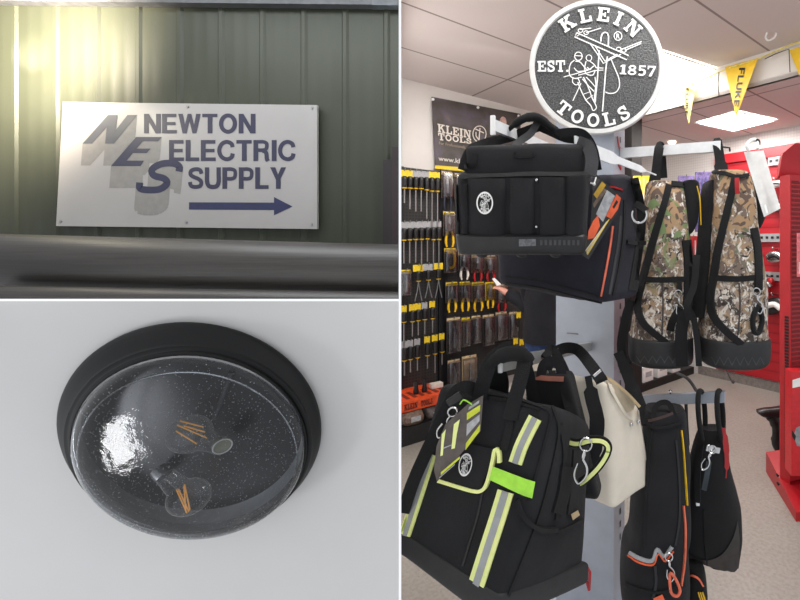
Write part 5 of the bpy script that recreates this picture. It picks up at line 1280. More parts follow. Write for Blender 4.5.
band('shoulder_strap', [(669, 185), (664, 205), (656, 232), (648, 262), (641, 288), (638, 306), (643, 322), (655, 334), (668, 344)], 7, v1, M['web'], b1, .006, Y=Yb)
band('cross_strap', [(640, 279), (660, 280), (690, 279)], 6, v1, M['black2'], b1, .005, Y=Yb)
band('edge_binding', [(671, 184), (680, 185), (688, 186)], 5, v1, M['web'], b1, .006, Y=Yb)
band('side_binding', [(686, 240), (688, 262), (688, 285), (686, 310), (680, 335)], 9, v1, M['black2'], b1, .006, Y=Yb)
band('seam', [(662, 284), (663, 305), (662, 335)], 1.6, v1, M['leather'], b1, .002, Y=Yb)
mb = MB(); mb.strap([P(654, 184, Yb - .02), P(656, 172, Yb - .02), P(658.5, 152, 1.64), P(660, 145, 1.665), P(662, 152, 1.70), P(664, 178, 1.70)], [.042, .034, .028, .026], .005); part('hanging_loop', mb, M['web'], b1)
pm = pxloft([(180, 682, 696), (184, 679, 698.5), (205, 681, 699), (222, 681, 697), (232, 682, 692), (235, 684, 688)], Yb - .03, .045, ex=2.3); part('padded_harness', pm, M['black2'], b1)
mb = MB(); mb.tube([P(697, 186, Yb - .08), P(700, 200, Yb - .08), P(701, 225, Yb - .08)], .0022, 6, smooth=4); part('yellow_piping', mb, M['yellowp'], b1)
mb = MB(); mb.strap([P(679, 281, Yb - .11), P(680, 292, Yb - .125)], .018, .004); part('clip_tab', mb, M['black2'], b1)
clip('snap_hook', [P(678, 290, Yb - .125), P(680.5, 318, Yb - .125)], .0022, b1)
mb = MB(); mb.strap([P(680, 308, Yb - .12), P(673, 320, Yb - .125), P(670, 331, Yb - .12)], .026, .004); part('tool_strap', mb, M['black2'], b1)
mb = MB(); mb.strap([P(694, 312, Yb - .17), P(684, 318, Yb - .17), P(681, 340, Yb - .17), P(682, 366, Yb - .165)], .04, .006); part('loose_strap', mb, M['web'], b1)
mb = MB(); mb.strap([P(631, 300, Yb - .05), P(625, 320, Yb - .06), P(621, 345, Yb - .06), P(624, 362, Yb - .05), P(629, 366, Yb - .04)], .03, .006); part('side_strap', mb, M['black2'], b1)
# second bag
Yb = 1.60
b2 = thing('tool_backpack', 'camouflage tool backpack with pale bark print, right of the two beside the red wall', 'tool bag', P(732, 370, Yb))
body = pxloft([(171, 713, 738), (174, 710, 748), (200, 709, 752), (240, 706, 757), (275, 704, 761), (310, 701, 763), (340, 699, 764), (352, 699, 764)], Yb, [.06, .08, .095, .105, .115, .12, .125, .125], ex=2.8, wr=.006, ws=9); v2 = body.bvh(); part('body', body, camo('bark_camouflage', False), b2)
boot = pxloft([(341, 698, 765), (345, 697.5, 766), (362, 697.5, 765.5), (368, 701, 762), (369.5, 710, 755)], Yb, [.127, .131, .131, .125, .1], ex=2.8, wr=0); vb = boot.bvh(); part('rubber_boot', boot, M['rubber'], b2)
mbz = MB(); d = D2()
for i in range(8):
    x = 700 + i * 8; d.stroke([(x, 365), (x + 4, 357), (x + 8, 365)], .9)
mbz.add2d(d, onto(vb, .0015, Yb)); part('tread_pattern', mbz, mat('rubber_ridge', (62, 63, 66), .4), b2)
band('shoulder_strap', [(735, 177), (731, 195), (724, 225), (718, 252), (714, 278), (711, 298), (714, 316), (727, 332), (742, 345)], 7.5, v2, M['web'], b2, .006, Y=Yb)
band('cross_strap', [(715, 278), (738, 279), (762, 277)], 6, v2, M['black2'], b2, .005, Y=Yb)
band('side_binding', [(753, 228), (757, 250), (758, 275), (758, 290)], 7, v2, M['black2'], b2, .007, Y=Yb)
band('seam', [(739, 283), (740, 305), (738, 335)], 1.6, v2, M['leather'], b2, .002, Y=Yb)
band('edge_binding', [(713, 172), (726, 174), (737, 177), (748, 175)], 3.5, v2, M['web'], b2, .006, Y=Yb)
mb = MB(); mb.strap([P(722, 175, Yb - .03), P(720, 160, Yb - .01), P(717.5, 144, 1.60), P(717, 139, 1.62), P(718, 146, 1.65), P(722, 172, 1.66)], [.046, .034, .022, .022], .005); part('hanging_loop', mb, M['web'], b2)
back_ = pxloft([(180, 705, 712), (190, 702, 714), (220, 700, 712), (260, 697, 709), (300, 693, 706), (318, 692, 702)], Yb + .02, .07, ex=2.4); part('back_pad', back_, M['black2'], b2)
pm = pxloft([(176, 745, 760), (190, 750, 764), (215, 752, 763), (228, 752, 758)], Yb + .02, .05, ex=2.4); part('padded_harness', pm, M['black2'], b2)
mb = MB(); mb.strap([P(737, 178, Yb - .115), P(737, 186, Yb - .12), P(737.5, 194, Yb - .12)], .014, .006); part('zip_pull', mb, M['redgrip'], b2, 'dark red zip pull')
mb = MB(); mb.strap([P(757, 282, Yb - .11), P(757, 292, Yb - .125)], .018, .004); part('clip_tab', mb, M['black2'], b2)
clip('snap_hook', [P(756, 288, Yb - .125), P(760, 314, Yb - .125)], .0022, b2)
mb = MB(); mb.tube([P(757, 308, Yb - .12), P(753, 318, Yb - .125), P(754, 331, Yb - .125), P(759, 332, Yb - .12), P(762, 320, Yb - .11), P(760, 310, Yb - .115)], .009, 8, smooth=5, closed=True); part('strap_loop', mb, M['black2'], b2)
mb = MB(); mb.strap([P(697, 255, Yb - .1), P(694, 285, Yb - .13), P(687, 305, Yb - .15), P(690, 320, Yb - .15)], .022, .005); part('loose_strap', mb, M['black2'], b2)
mb = MB(); mb.strap([P(694, 318, Yb - .14), P(697, 340, Yb - .14), P(699, 366, Yb - .14)], .02, .005); part('loose_strap', mb, M['web'], b2)
# chrome plate hanging in front of the second bag
pl = thing('chrome_plate', 'long shiny silver plate with a curled top hanging in front of the right camouflage backpack', 'hanger', P(770, 217, 1.42))
mb = MB(); nv, nu = 16, 6; vs = []
for j in range(nv + 1):
    t = j / nv
    for i in range(nu + 1):
        s_ = i / nu; x = (744 + 20 * t) * (1 - s_) + (763.5 + 17 * t) * s_; y = (152 + 65 * t) * (1 - s_) + (150.5 + 58 * t) * s_
        vs.append(P(x, y, 1.42 - .03 * t + .012 * math.cos(s_ * 3.1)))
mb.add(vs, [(j * 7 + i, j * 7 + i + 1, j * 7 + i + 8, j * 7 + i + 7) for j in range(nv) for i in range(nu)]); part('plate', mb, mat('polished_silver', (244, 242, 238), .28, .3, var=.04), pl)
mb = MB(); mb.tube([P(749, 151, 1.42), P(747, 145, 1.42), P(752, 140, 1.43), P(757, 141, 1.43), P(757.5, 149, 1.42)], .006, 8, smooth=4); part('curled_hook', mb, M['white'], pl)
mb = MB(); mb.strap([P(756, 140, 1.425), P(758.5, 141, 1.425), P(759, 145, 1.425)], .01, .003, smooth=3); part('dark_tip', mb, M['plastic'], pl)
mb = MB(); mb.prism([P(763.5, 205, 1.395), P(766, 204.5, 1.395), P(768.5, 213, 1.39), P(766.5, 214, 1.39)], (0, .001, 0)); part('plate_sticker', mb, M['white'], pl)
# ================================================================ large hi-vis tool bag in front
hv = thing('tool_bag', 'big black tool bag with lime and silver reflective stripes in the foreground', 'tool bag', P(490, 600, .93))
c8 = [P(436, 385, 1.00), P(555, 403, .92), P(496, 618, .86), P(396, 545, .94), P(478, 378, 1.20), P(592, 425, 1.12), P(587, 578, 1.06), P(440, 530, 1.14)]
hb = softbox(c8, r=(.10, .13, .22), n=(16, 14, 8), bulge=(.02, .01, .08), wr=.007, ws=7, seed=4); hv_b = hb.bvh(); part('body', hb, M['black'], hv)
def lerp(a, b, t): return a + (b - a) * t
lo = [None] * 8
for (t_, b_) in ((0, 3), (1, 2), (4, 7), (5, 6)):
    lo[t_] = lerp(c8[b_], c8[t_], .10); lo[b_] = lerp(c8[b_], c8[t_], -.03)
ctr = sum(lo, Vector()) / 8; lo = [ctr + (q - ctr) * 1.035 for q in lo]
bs = softbox(lo, r=(.06, .4, .12), n=(14, 2, 8), bulge=(.015, 0, .05), wr=.002); part('rubber_base', bs, M['rubber'], hv)
def stripe(path, w_, root):
    band('reflective_stripe', path, w_, hv_b, M['lime'], root, .003, label='lime edged reflective stripe')
    band('silver_centre', path, w_ * .42, hv_b, M['refl'], root, .0045)
stripe([(432, 454), (425, 475), (416, 503), (405.5, 535)], 11, hv)
stripe([(535.5, 417.5), (528, 432), (521, 447), (515.5, 463)], 14.5, hv)
stripe([(506, 491), (498, 517), (488, 548), (475, 589)], 17.5, hv)
# front pocket flap with lime piping and emblem
band('pleat_shade', [(483, 490), (478, 515), (470, 542), (463, 566)], 2.2, hv_b, M['printblack'], hv, .002)  # dark band paints in the shade of the pleat
mb = MB(); fl = onto(hv_b, .006); d = D2().quadgrid([(444, 437), (497, 449), (481, 490), (436, 479)], 8, 8); mb.add2d(d, fl); flap = part('pocket_flap', mb, M['black'], hv); flb = mb.bvh()
band('lime_piping', [(500.5, 462), (500.2, 453), (498.5, 449.2), (496, 450), (494, 460), (491, 473), (487, 485), (482, 490), (474, 490), (458, 485.5), (440, 480)], 3.6, hv_b, M['lime'], flap, .009, label='lime piping', step=4)
deco('round_emblem', klein_badge(465.8, 464.6, 6.2, 11, .18), flb, M['white'], flap, .002)
mb = MB(); f = onto(hv_b, .012); d = D2().quadgrid([(495.5, 465), (533, 479), (529.5, 495.5), (491.5, 478)], 8, 4); mb.add2d(d, f); part('lime_loop', mb, M['limeb'], hv, 'bright lime fabric loop')
band('top_seam', [(486, 394), (510, 398), (535, 405), (549, 411), (550, 420), (545, 440), (538, 466), (529, 500)], 2.4, hv_b, M['web'], hv, .003)
band('zip', [(489, 399), (515, 403), (540, 410)], 1.8, hv_b, M['black2'], hv, .003)
band('side_pocket_edge', [(517, 499), (521, 512), (528, 522), (540, 529), (556, 529)], 5, hv_b, M['black2'], hv, .009)
band('mesh_side', [(579, 450), (577, 480), (573, 515)], 14, hv_b, M['web'], hv, .004)
band('side_hem', [(556, 532), (566, 528), (582, 520)], 3, hv_b, M['black2'], hv, .005)
band('corner_piping', [(552, 407), (558, 430), (551, 470), (539, 515), (522, 560), (506, 600)], 2.4, hv_b, M['web'], hv, .004)
band('side_seam', [(560, 424), (564, 455), (560, 490), (556, 520)], 4, hv_b, M['black2'], hv, .004)
band('mesh_pocket_band', [(566, 466), (563, 490), (557, 513)], 12, hv_b, M['web'], hv, .006)
mb = MB(); mb.add2d(D2().quadgrid([(568, 513), (575, 509), (577, 514), (570, 519)], 3, 3), onto(hv_b, .008)); part('brown_tab', mb, M['tan'], hv)
# carry handles over the lower left arm
mb = MB(); mb.strap([P(478, 402, .965), P(484, 380, .955), P(491, 362, .96), P(503, 351, .965), P(513, 347.5, .97)], .031, .006); part('handle_strap', mb, M['web'], hv)
mb = MB(); mb.tube([P(486, 372, .965), P(494, 360, .965), P(505, 354.5, .965), P(518, 353.5, .97), P(527, 358, .975), P(530, 365, .98)], [.009, .014, .017, .017, .014, .008], 14, smooth=5); part('padded_grip', mb, M['black2'], hv)
mb = MB(); mb.strap([P(521, 352, .985), P(524, 362, .965), P(519, 385, .945), P(512, 410, .935), P(510, 420, .93)], .030, .006); part('handle_strap', mb, M['web'], hv)
mb = MB(); mb.strap([P(522, 354, 1.0), P(528, 372, 1.03), P(532, 392, 1.05), P(536, 405, 1.06)], .026, .006); part('handle_strap', mb, M['black2'], hv)
mb = MB(); mb.strap([P(490, 362, 1.02), P(499, 382, 1.06), P(497, 400, 1.08)], .045, .01); part('handle_strap', mb, M['black2'], hv)
band('handle_stitching', [(511, 408), (509, 430), (504, 450)], 8, hv_b, M['web'], hv, .005)
# shoulder strap at the left
mb = MB(); mb.strap([P(478, 393, .97), P(468, 387, .95), P(457, 391, .94), P(447, 408, .93), P(432, 440, .93), P(414, 480, .93), P(403, 512, .94)], .026, .006); part('shoulder_strap', mb, M['web'], hv)
mb = MB(); mb.bbox(P(455, 399, .922), (.036, .012, .018), .006, Matrix.Rotation(-.6, 3, 'Y')); part('strap_buckle', mb, M['plastic'], hv)
clip('snap_hook', [P(455, 408, .915), P(438, 438, .915)], .0018, hv)
# wrist loop with clip at the right
Yl = 1.0
lp = [P(568, 441.5, 1.01), P(578, 443, .995), P(590, 440, .985), P(602, 440.5, .985), P(608, 446, .985), P(606, 455, .985), P(598, 467, .985), P(587, 478, .99), P(580, 483, 1.0)]
mb = MB(); mb.strap(lp, .018, .005, side=V(.3, 0, 1)); wl = part('wrist_loop', mb, M['black2'], hv)
mb = MB(); mb.strap([q + V(0, -.005, 0) for q in lp], .0085, .002, side=V(.3, 0, 1)); part('lime_line', mb, M['lime'], wl)
clip('snap_hook', [P(587, 438, .978), P(578, 484, .978)], .0022, hv)
# tag on the bag
tg2 = thing('hang_tag', 'black and lime product hang tag tied to the hi-vis tool bag', 'tag', P(450, 480, .90))
ty2 = lambda x, y: P(x, y, .895 + (x - 435) * .0004 - (y - 440) * .0002)
tl = [(483.2, 395.5), (480.5, 431), (437, 482), (433.8, 470), (436.5, 446), (445.5, 424), (467, 405)]
mb = MB(); mb.prism([ty2(*q) for q in tl], (0, .002, 0)); part('card', mb, mat('tag_charcoal', (88, 80, 76), .3, var=.15, scale=40), tg2)
def tp2(pts, m, nm, o=.001): mb = MB(); mb.add([ty2(*q) + V(0, -o, 0) for q in pts], [tuple(range(len(pts)))]); part(nm, mb, m, tg2)
yg = mat('lime_print', (206, 214, 60), .4, var=.08, scale=60)
tp2([(467, 413), (480.5, 404.5), (480, 411), (467, 420)], yg, 'lime_print'); tp2([(469, 407), (479.5, 400), (479, 403), (468.5, 410)], M['greycard'], 'grey_print')
tp2([(466, 443), (480.3, 424), (479.8, 431), (465.5, 450)], yg, 'lime_print'); tp2([(467, 424), (480, 414), (479.6, 421), (466.5, 436)], M['greycard'], 'grey_print')
tp2([(442, 434), (446, 429), (444, 443), (443, 455), (440.5, 456)], M['lime'], 'pictured_tool'); tp2([(454, 424), (460, 419), (457, 434), (455, 448), (451.5, 449)], M['lime'], 'pictured_tool')
tp2([(442, 448), (452, 444), (452, 445.2), (442, 449.2)], M['greycard'], 'text_line')
tp2([(441, 472), (460, 456), (460, 458.5), (441, 475)], yg, 'text_line'); tp2([(439.5, 477), (455, 463.5), (455, 464.6), (439.5, 478.2)], M['greycard'], 'text_line')
mb = MB(); mb.tube([ty2(472, 404) + V(0, -.002, 0), P(464, 400, .90), P(460, 404, .91)], .0015, 6, smooth=4); part('tag_tie', mb, M['limeb'], tg2)

# ================================================================ white canvas bucket bag
cvb = thing('canvas_bag', 'cream canvas bucket bag with rope-edged mouth hanging behind the hi-vis bag', 'tool bag', P(610, 512, 1.33))
c8 = [P(512, 372, 1.30), P(642, 408, 1.22), P(617, 513, 1.24), P(555, 500, 1.32), P(520, 356, 1.46), P(640, 402, 1.42), P(654, 485, 1.36), P(560, 480, 1.44)]
c8 = [P(520, 366, 1.34), P(606, 377, 1.26), P(614, 512, 1.24), P(540, 480, 1.34), P(530, 356, 1.50), P(641, 407, 1.44), P(653, 486, 1.40), P(560, 470, 1.48)]
cm_ = softbox(c8, r=(.16, .12, .28), n=(10, 10, 8), bulge=(.03, .02, .07), wr=.008, ws=7, seed=12); cbv = cm_.bvh(); part('body', cm_, M['cream'], cvb)
band('rope_edge', [(602, 375), (614, 382), (628, 394), (640, 407)], 2.8, cbv, M['tan'], cvb, .006, Y=1.3)
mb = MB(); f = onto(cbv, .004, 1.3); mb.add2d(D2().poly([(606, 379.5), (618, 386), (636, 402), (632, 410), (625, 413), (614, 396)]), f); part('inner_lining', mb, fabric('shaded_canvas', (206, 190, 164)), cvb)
band('mouth_hem', [(606, 380), (613, 396), (624, 414), (632, 420)], 2.6, cbv, M['cream'], cvb, .007, Y=1.3)
band('side_seam', [(638, 410), (643, 440), (650, 482)], 1.6, cbv, M['offwhite'], cvb, .002, Y=1.3)
for x, y in ((630, 424.5), (637, 422)):
    mb = MB(); q = f(x, y); mb.sphere(q, (.005, .004, .005), 10, 6); part('rivet', mb, M['chrome'], cvb)
mb = MB(); mb.strap([P(545, 372, 1.25), P(552, 356, 1.30), P(562, 349, 1.36), P(572, 348, 1.38), P(580, 352, 1.36), P(590, 364, 1.28), P(600, 378, 1.20), P(602, 382, 1.19)], .033, .005); hs = part('hanging_strap', mb, M['web'], cvb)
mb = MB(); mb.tube([P(594, 376, 1.18), P(601, 370, 1.18)], .004, 8); part('strap_slider', mb, M['chrome'], hs)

# black bag between: mesh handle and brown-orange trim
mbg = thing('tool_bag', 'black tool bag with a rust-striped top tucked behind the hi-vis bag', 'tool bag', P(560, 480, 1.15))
c8 = [P(524, 376, 1.14), P(569, 377, 1.12), P(600, 500, 1.10), P(530, 490, 1.14), P(532, 370, 1.24), P(574, 370, 1.23), P(603, 490, 1.22), P(535, 480, 1.24)]
mm = softbox(c8, r=(.15, .12, .3), n=(6, 8, 4), bulge=(.03, .02, .1), wr=.005, seed=15); mbv = mm.bvh(); part('body', mm, M['black2'], mbg)
band('rust_trim', [(536, 378), (550, 379), (564, 379.5)], 4.5, mbv, mat('rust_trim', (140, 84, 68), .6), mbg, .004, label='rust coloured stripe', Y=1.13)
mb = MB(); mb.strap([P(540, 384, 1.14), P(543, 366, 1.15), P(551, 361, 1.16), P(559, 365, 1.16), P(564, 384, 1.15)], .024, .008); part('mesh_handle', mb, M['black'], mbg)
mb = MB(); mb.tube([P(546, 378, 1.17), P(548, 371, 1.17), P(549, 377, 1.17)], .0025, 6); mb.tube([P(555, 378, 1.17), P(556, 370, 1.17), P(558, 378, 1.17)], .0025, 6); part('light_stitching', mb, M['greycard'], mbg)
mb = MB(); mb.strap([P(562, 378, 1.13), P(567, 400, 1.12), P(574, 425, 1.10), P(582, 455, 1.09)], .022, .005); part('side_strap', mb, M['web'], mbg)
mb = MB(); mb.strap([P(588, 376, 1.17), P(592, 398, 1.15), P(597, 420, 1.13), P(595, 445, 1.13), P(592, 470, 1.13)], [.018, .036, .038, .03], .012); part('padded_strap', mb, M['black2'], mbg)
mb = MB(); mb.strap([P(545, 358, 1.20), P(551, 349, 1.26), P(558, 357, 1.23), P(566, 374, 1.20), P(570, 390, 1.17)], .024, .005); part('hanging_loop', mb, M['web'], mbg)

# ================================================================ lower right black pouch bag with orange trim
ob_ = thing('shoulder_tool_bag', 'tall black tool bag with grey-and-orange trimmed pocket, lower right of the display column', 'tool bag', P(655, 600, 1.42))
body = pxloft([(408, 657, 672), (411, 650, 679), (416, 645, 685), (450, 642, 688), (500, 632, 689), (545, 628, 689), (560, 623, 687), (590, 620, 688), (620, 622, 688), (640, 628, 680)], 1.45, [.015, .035, .055, .08, .09, .095, .10, .10, .10, .08], ex=3, wr=.006, ws=8); ov = body.bvh(); part('body', body, M['black'], ob_)
mb = MB(); mb.strap([P(618, 352, 1.60), P(626, 370, 1.57), P(634, 392, 1.52), P(640, 408, 1.47), P(646, 424, 1.42)], [.036, .042, .046, .048], .006); part('shoulder_strap', mb, M['web'], ob_)
band('pocket_trim_grey', [(630, 552.5), (640, 558), (652, 560), (657, 549), (664, 556), (672, 546)], 3.4, ov, M['refl'], ob_, .006, label='grey reflective pocket edge', Y=1.35)
band('pocket_trim_orange', [(629, 555), (640, 561.5), (653, 563.2), (658, 553), (665, 560), (673, 550)], 1.3, ov, M['orange'], ob_, .008, label='orange pocket edge', Y=1.35)
band('fold_shade', [(655, 565), (656, 582), (653, 598)], 3, ov, M['printblack'], ob_, .004, Y=1.35)  # dark strip paints in the shade of a pocket fold
band('piping', [(681, 430), (683, 450), (685, 480), (686.5, 505)], .8, ov, M['yellowp'], ob_, .006, label='yellow piping', Y=1.4)
band('side_piping', [(683, 505), (685, 530), (684, 560), (681, 585)], 1.4, ov, M['orangepipe'], ob_, .006, label='orange piping', Y=1.4)
mb = MB(); mb.strap([P(648, 421, 1.37), P(656, 419, 1.365), P(666, 416, 1.365), P(673, 413, 1.37)], .008, .004); part('rust_edge', mb, M['brown'], ob_)
clip('snap_hook', [P(668.5, 553, 1.335), P(671, 582, 1.335)], .0020, ob_)
mb = MB(); mb.tube([P(670, 574, 1.33), P(671, 592, 1.33), P(677, 596, 1.33), P(680, 590, 1.33), P(675, 578, 1.33)], .0045, 8, smooth=5, closed=True); part('orange_cord_loop', mb, M['orangepipe'], ob_)
mb = MB(); mb.add2d(D2().quadgrid([(653, 597), (662, 593), (667, 604), (656, 606)], 3, 3), onto(ov, .006, 1.35)); part('orange_patch', mb, M['orange'], ob_)
mb = MB(); mb.tube([P(589, 590, 1.2)] * 1 + [P(586, 580, 1.2), P(587, 566, 1.2), P(590, 572, 1.2), P(589, 590, 1.2)], .004, 6); part('red_zip_tab', mb, M['redgrip'], ob_)
band('side_panel', [(676, 440), (679, 480), (679, 520), (675, 545)], 2.2, ov, M['printblack'], ob_, .004, Y=1.35)
band('crease_shade', [(652, 430), (648, 470), (645, 510), (644, 548)], 2.0, ov, M['web'], ob_, .004, Y=1.35)  # dark strip stands for the shade in a vertical fold
band('top_binding', [(647, 424), (656, 428), (668, 427), (682, 422)], 3, ov, M['web'], ob_, .006, Y=1.38)
band('lower_band', [(626, 583), (645, 590), (662, 591), (684, 584)], 2.5, ov, M['web'], ob_, .006, Y=1.35)
mb = MB(); mb.strap([P(652, 418, 1.40), P(657, 405, 1.42), P(668, 403, 1.42), P(675, 417, 1.40)], .016, .005); part('top_loop', mb, M['black2'], ob_)
# smaller bag beneath it
sm = thing('tool_pouch', 'small black pouch with orange rim and yellow cord, below the slack black bag', 'pouch', P(694, 606, 1.5))
body = pxloft([(572, 690, 700), (575, 686, 703), (590, 685, 705), (612, 684, 706), (622, 688, 702)], 1.5, .06, ex=3, wr=.002); sv = body.bvh(); part('body', body, M['black2'], sm)
band('orange_rim', [(687, 577), (693, 575.5), (699, 579), (703, 586)], 1.6, sv, M['orangepipe'], sm, .004, Y=1.44)
for i in range(3):
    band('yellow_cord', [(698 + i * 2, 591), (700 + i * 2, 598), (703 + i * 1.5, 606)], 1.2, sv, M['yellowp'], sm, .005, Y=1.44)

# ================================================================ black tote pouch on the lower right arm
tt = thing('hanging_tote', 'slack black bag with brown leather bottom hung by two loops on the lower right arm', 'tool bag', P(712, 572, 1.52))
rows_ = [(430, 700, 722), (440, 696, 724.5), (470, 690, 729), (500, 685, 736), (520, 683, 741), (545, 682, 741), (556, 683, 740), (570, 712, 738.5)]
body = pxloft(rows_, 1.52, [.03, .045, .06, .065, .06, .05, .04, .012], ex=2.4, wr=.005, ws=8); tv = body.bvh(); part('body', body, M['black2'], tt)
mb = MB(); f = onto(tv, .004, 1.48); mb.add2d(D2().quadgrid([(683.5, 549), (736, 500), (739, 572), (684, 556)], 1, 1), f); 
mb = MB()
arc = resample([(684, 548), (694, 556), (708, 559), (722, 553), (732, 538), (737, 520)], 4); bot = resample([(685, 557), (697, 561), (711, 566), (724, 570), (737, 570), (739, 540)], 4)
vs = []
for a_, b_ in zip(arc, bot):
    for t in (0, .33, .66, 1): vs.append(f(a_[0] + (b_[0] - a_[0]) * t, a_[1] + (b_[1] - a_[1]) * t))
mb.add(vs, [(4 * i + k, 4 * i + k + 1, 4 * i + k + 5, 4 * i + k + 4) for i in range(len(arc) - 1) for k in range(3)]); part('leather_bottom', mb, M['leather'], tt)
band('centre_seam', [(704, 510), (705, 540), (707, 564)], 1.4, tv, M['web'], tt, .005, Y=1.48)
band('front_strap', [(701, 445), (698, 475), (698, 502)], 6, tv, M['web'], tt, .007, Y=1.48)
for xs_ in ((698, 703), (717, 721)):
    mb = MB(); mb.tube([P(xs_[0] + 4, 440, 1.47), P(xs_[0] + 1, 420, 1.46), P(xs_[0], 405, 1.46), P(xs_[0] + .5, 394, 1.475), P(xs_[0] + 2.5, 391, 1.51), P(xs_[1], 396, 1.555), P(xs_[1] + 2, 415, 1.55), P(xs_[1] + 2, 436, 1.53)], .009, 10, smooth=5); part('carry_loop', mb, M['black2'], tt)
mb = MB(); mb.bbox(P(713, 449, 1.44), (.045, .01, .02), .004, Matrix.Rotation(.2, 3, 'Y')); part('buckle', mb, M['chrome'], tt)
clip('snap_hook', [P(714, 446, 1.43), P(702, 470, 1.43)], .0026, tt)
mb = MB(); mb.strap([P(709, 462, 1.43), P(707, 475, 1.43), P(704, 490, 1.44)], .016, .004); part('short_strap', mb, mat('slate_webbing', (58, 66, 72), .7), tt)
mb = MB(); q = f(698, 503.5); mb.bbox(q, (.012, .006, .01), .002); part('white_tip', mb, M['white'], tt)
mb = MB(); mb.strap([P(723.5, 428, 1.47), P(726, 445, 1.46), P(727, 462, 1.46), P(726, 478, 1.465)], [.012, .018, .014, .004], .003); part('red_label', mb, M['redgrip'], tt, 'narrow dark red label')

# ================================================================ shopper by the pegboard
def skin_mesh(name, chains, radii_default, m, parent=None, sub=2, root0=None):
    """chains: lists of (point, radius); identical points are shared"""
    vs, rs_, es, ix = [], [], [], {}
    def vid(p, r):
        key = tuple(round(c, 4) for c in p)
        if key not in ix: ix[key] = len(vs); vs.append(Vector(p)); rs_.append(r)
        return ix[key]
    for ch in chains:
        ids = [vid(p, r) for p, r in ch]; es += list(zip(ids[:-1], ids[1:]))
    me = bpy.data.meshes.new(name); me.from_pydata(vs, es, []); o = bpy.data.objects.new(name, me); COL.objects.link(o)
    md = o.modifiers.new('skin', 'SKIN'); sd_ = me.skin_vertices[0].data
    for i, r in enumerate(rs_):
        sd_[i].radius = (r, r) if not hasattr(r, '__len__') else r; sd_[i].use_root = (i == 0)
    md.use_smooth_shade = True
    sb_ = o.modifiers.new('sub', 'SUBSURF'); sb_.levels = sub; sb_.render_levels = sub
    dg = bpy.context.evaluated_depsgraph_get(); m2 = bpy.data.meshes.new_from_object(o.evaluated_get(dg)); bpy.data.objects.remove(o)
    mb = MB(); mb.v = [q.co.copy() for q in m2.vertices]; mb.f = [tuple(p.vertices) for p in m2.polygons]; return mb
Yp_ = 3.62
hip = P(548, 0, Yp_); hx, hy = hip.x, hip.y
fw = (LWP(494, 284, CL) - V(hx, hy, 0)); fw = Vector((fw.x, fw.y, 0)).normalized(); rt = Vector((fw.y, -fw.x, 0))   # facing the pegboard
B0 = V(hx, hy, 0)
def bp(f, r, z): return B0 + fw * f + rt * r + V(0, 0, z)
hand_t = P(497.5, 287, 3.72); sh_n = bp(.02, -.02, 1.30)
sgn = 1 if (bp(0, .2, 0).y < B0.y) else -1      # +1: right side is nearer the viewer
shN, shF = bp(.0, .19 * sgn, 1.42), bp(.0, -.19 * sgn, 1.42)
elN = P(530, 305, 3.62); wrN = P(506.5, 293, 3.69)
elF, wrF = bp(.06, -.26 * sgn, 1.15), bp(.24, -.22 * sgn, 1.0)
pel, spn, chs, nck, hd0, hd1 = bp(0, 0, .95), bp(.0, 0, 1.15), bp(.0, 0, 1.36), bp(.02, 0, 1.50), bp(.04, 0, 1.58), bp(.05, 0, 1.70)
def hand(w, d, up_, s_):
    """palm, four bent fingers and a thumb; s_ is the thumb side"""
    d = d.normalized(); pal = w + d * .05; ch = [[(w, .026), (pal, (.034, .02))]]
    for i, (off, L_) in enumerate(((-.030, .062), (-.010, .072), (.010, .068), (.030, .052))):
        b_ = pal + s_ * off + d * .03; ch.append([(pal, (.034, .02)), (b_, .0095), (b_ + d * L_ * .5 - up_ * .008, .0085), (b_ + d * L_ * .85 - up_ * .028, .0075)])
    t0 = w + d * .025 - s_ * .03; ch.append([(pal, (.034, .02)), (t0 + d * .012 - s_ * .012, .011), (t0 + d * .045 - s_ * .028 - up_ * .01, .0095)]); return ch
ch = [[(pel, .15), (spn, .13), (chs, (.16, .12)), (nck, .058), (hd0, .07), (hd1, .085)]]
for sh_, el, wr, dd in ((shN, elN, wrN, hand_t - wrN), (shF, elF, wrF, fw - V(0, 0, .4))):
    ch.append([(chs, (.16, .12)), (sh_, .065), (el, .045), (wr, .028)])
    ch += hand(wr, dd, V(0, 0, 1), V(0, 0, 1).cross(dd).normalized())
for s_ in (1, -1):
    ch.append([(pel, .15), (bp(0, .10 * s_, .86), .095), (bp(.02, .11 * s_, .48), .06), (bp(-.02, .11 * s_, .09), .042), (bp(.13, .12 * s_, .04), .036)])
bodyo = skin_mesh('person', ch, .05, M['skin'])
per = solo('person', bodyo, M['skin'], 'person in dark jacket and blue jeans behind the column, reaching to the pegboard', 'person')
def ring(c, a, b_): return (c, rt * a, fw * b_)
jk = loft([ring(bp(0, 0, .735), .20, .165), ring(bp(0, 0, .84), .20, .165), ring(bp(0, 0, 1.0), .19, .155), ring(bp(0, 0, 1.2), .205, .16), ring(bp(0, 0, 1.36), .215, .15), ring(bp(0, 0, 1.44), .17, .12), ring(bp(.01, 0, 1.49), .085, .08), ring(bp(.015, 0, 1.51), .075, .075)], seg=28, ex=2.4, wr=.008, ws=8)
jko = part('jacket', jk, M['jacket'], per)
for sh_, el, wr in ((shN, elN, wrN), (shF, elF, wrF)):
    mb = MB(); e_ = wr + (el - wr).normalized() * .02; mb.tube([sh_ + (chs - sh_) * .25, sh_, (sh_ + el) / 2, el, (el + e_) / 2, e_], [.085, .085, .076, .068, .06, .05], 18, smooth=5); part('sleeve', mb, M['jacket'], jko)
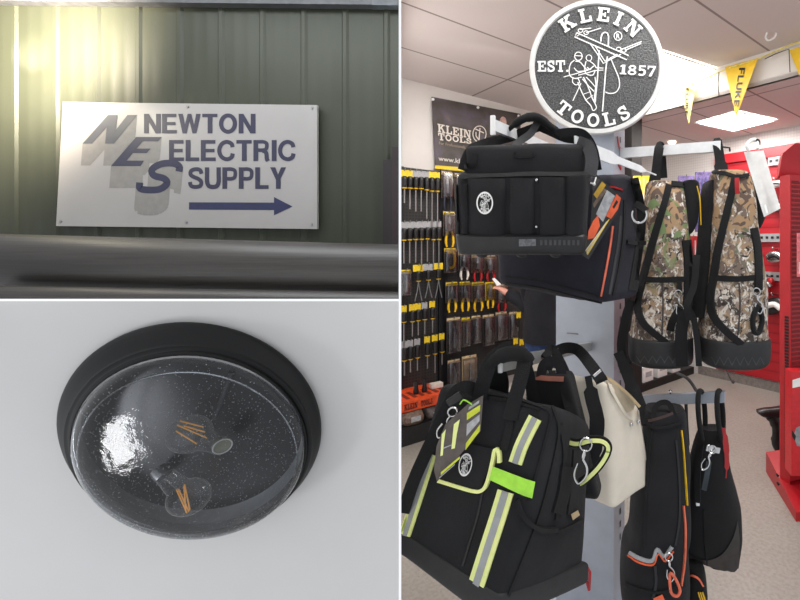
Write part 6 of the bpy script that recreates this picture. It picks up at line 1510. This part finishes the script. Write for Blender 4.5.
jn = loft([ring(bp(0, 0, .80), .15, .125), ring(bp(0, 0, .9), .165, .14), ring(bp(0, 0, 1.02), .15, .13)], seg=24, ex=2.3, wr=.003); jno = part('jeans', jn, M['jeans'], per)
for s_ in (1, -1):
    mb = MB(); mb.tube([bp(0, .085 * s_, .88), bp(.01, .10 * s_, .68), bp(.02, .11 * s_, .48), bp(0, .11 * s_, .28), bp(-.02, .115 * s_, .06)], [.098, .092, .078, .07, .068], 18, smooth=4); part('trouser_leg', mb, M['jeans'], jno)
mb = MB(); mb.sphere(bp(.03, 0, 1.735), (.10, .10, .095), 20, 12); mb.v = [q if (q - bp(.05, 0, 1.68)).dot(fw) < .05 else q - fw * .03 + V(0, 0, .01) for q in mb.v]; part('hair', mb, M['hair'], per)
for s_ in (1, -1):
    mb = loft([(bp(-.06, .115 * s_, .03), rt * .03, V(0, 0, .03)), (bp(.0, .115 * s_, .055), rt * .045, V(0, 0, .052)), (bp(.1, .12 * s_, .045), rt * .05, V(0, 0, .042)), (bp(.19, .125 * s_, .03), rt * .03, V(0, 0, .028))], seg=18, wr=0, ex=2.4); part('shoe', mb, M['leather'], per)
for (r_, u_) in ((.033, 0), (-.033, 0)):
    mb = MB(); mb.sphere(bp(.125, r_, 1.66), .011, 10, 6); part('eye', mb, M['white'], per)
mb = MB(); mb.tube([bp(.12, 0, 1.67), bp(.148, 0, 1.63), bp(.13, 0, 1.615)], [.008, .014, .008], 8); part('nose', mb, M['skin'], per)
mb = MB(); mb.tube([bp(.122, -.025, 1.585), bp(.132, 0, 1.583), bp(.122, .025, 1.585)], .006, 8); part('mouth', mb, M['redgrip'], per)
for r_ in (1, -1):
    mb = MB(); mb.sphere(bp(.04, .088 * r_, 1.655), (.02, .02, .03), 10, 8); part('ear', mb, M['skin'], per)
# white slip in the hand
mb = MB(); a_ = hand_t + (hand_t - wrN).normalized() * .03; mb.prism([P(492, 278.5, 3.70), P(494.5, 278, 3.70), P(501, 284.5, 3.70), P(497, 286, 3.70)], (0, .012, .0)); solo('paper_slip', mb, M['white'], 'small white slip held in the reaching hand at the pegboard', 'paper')
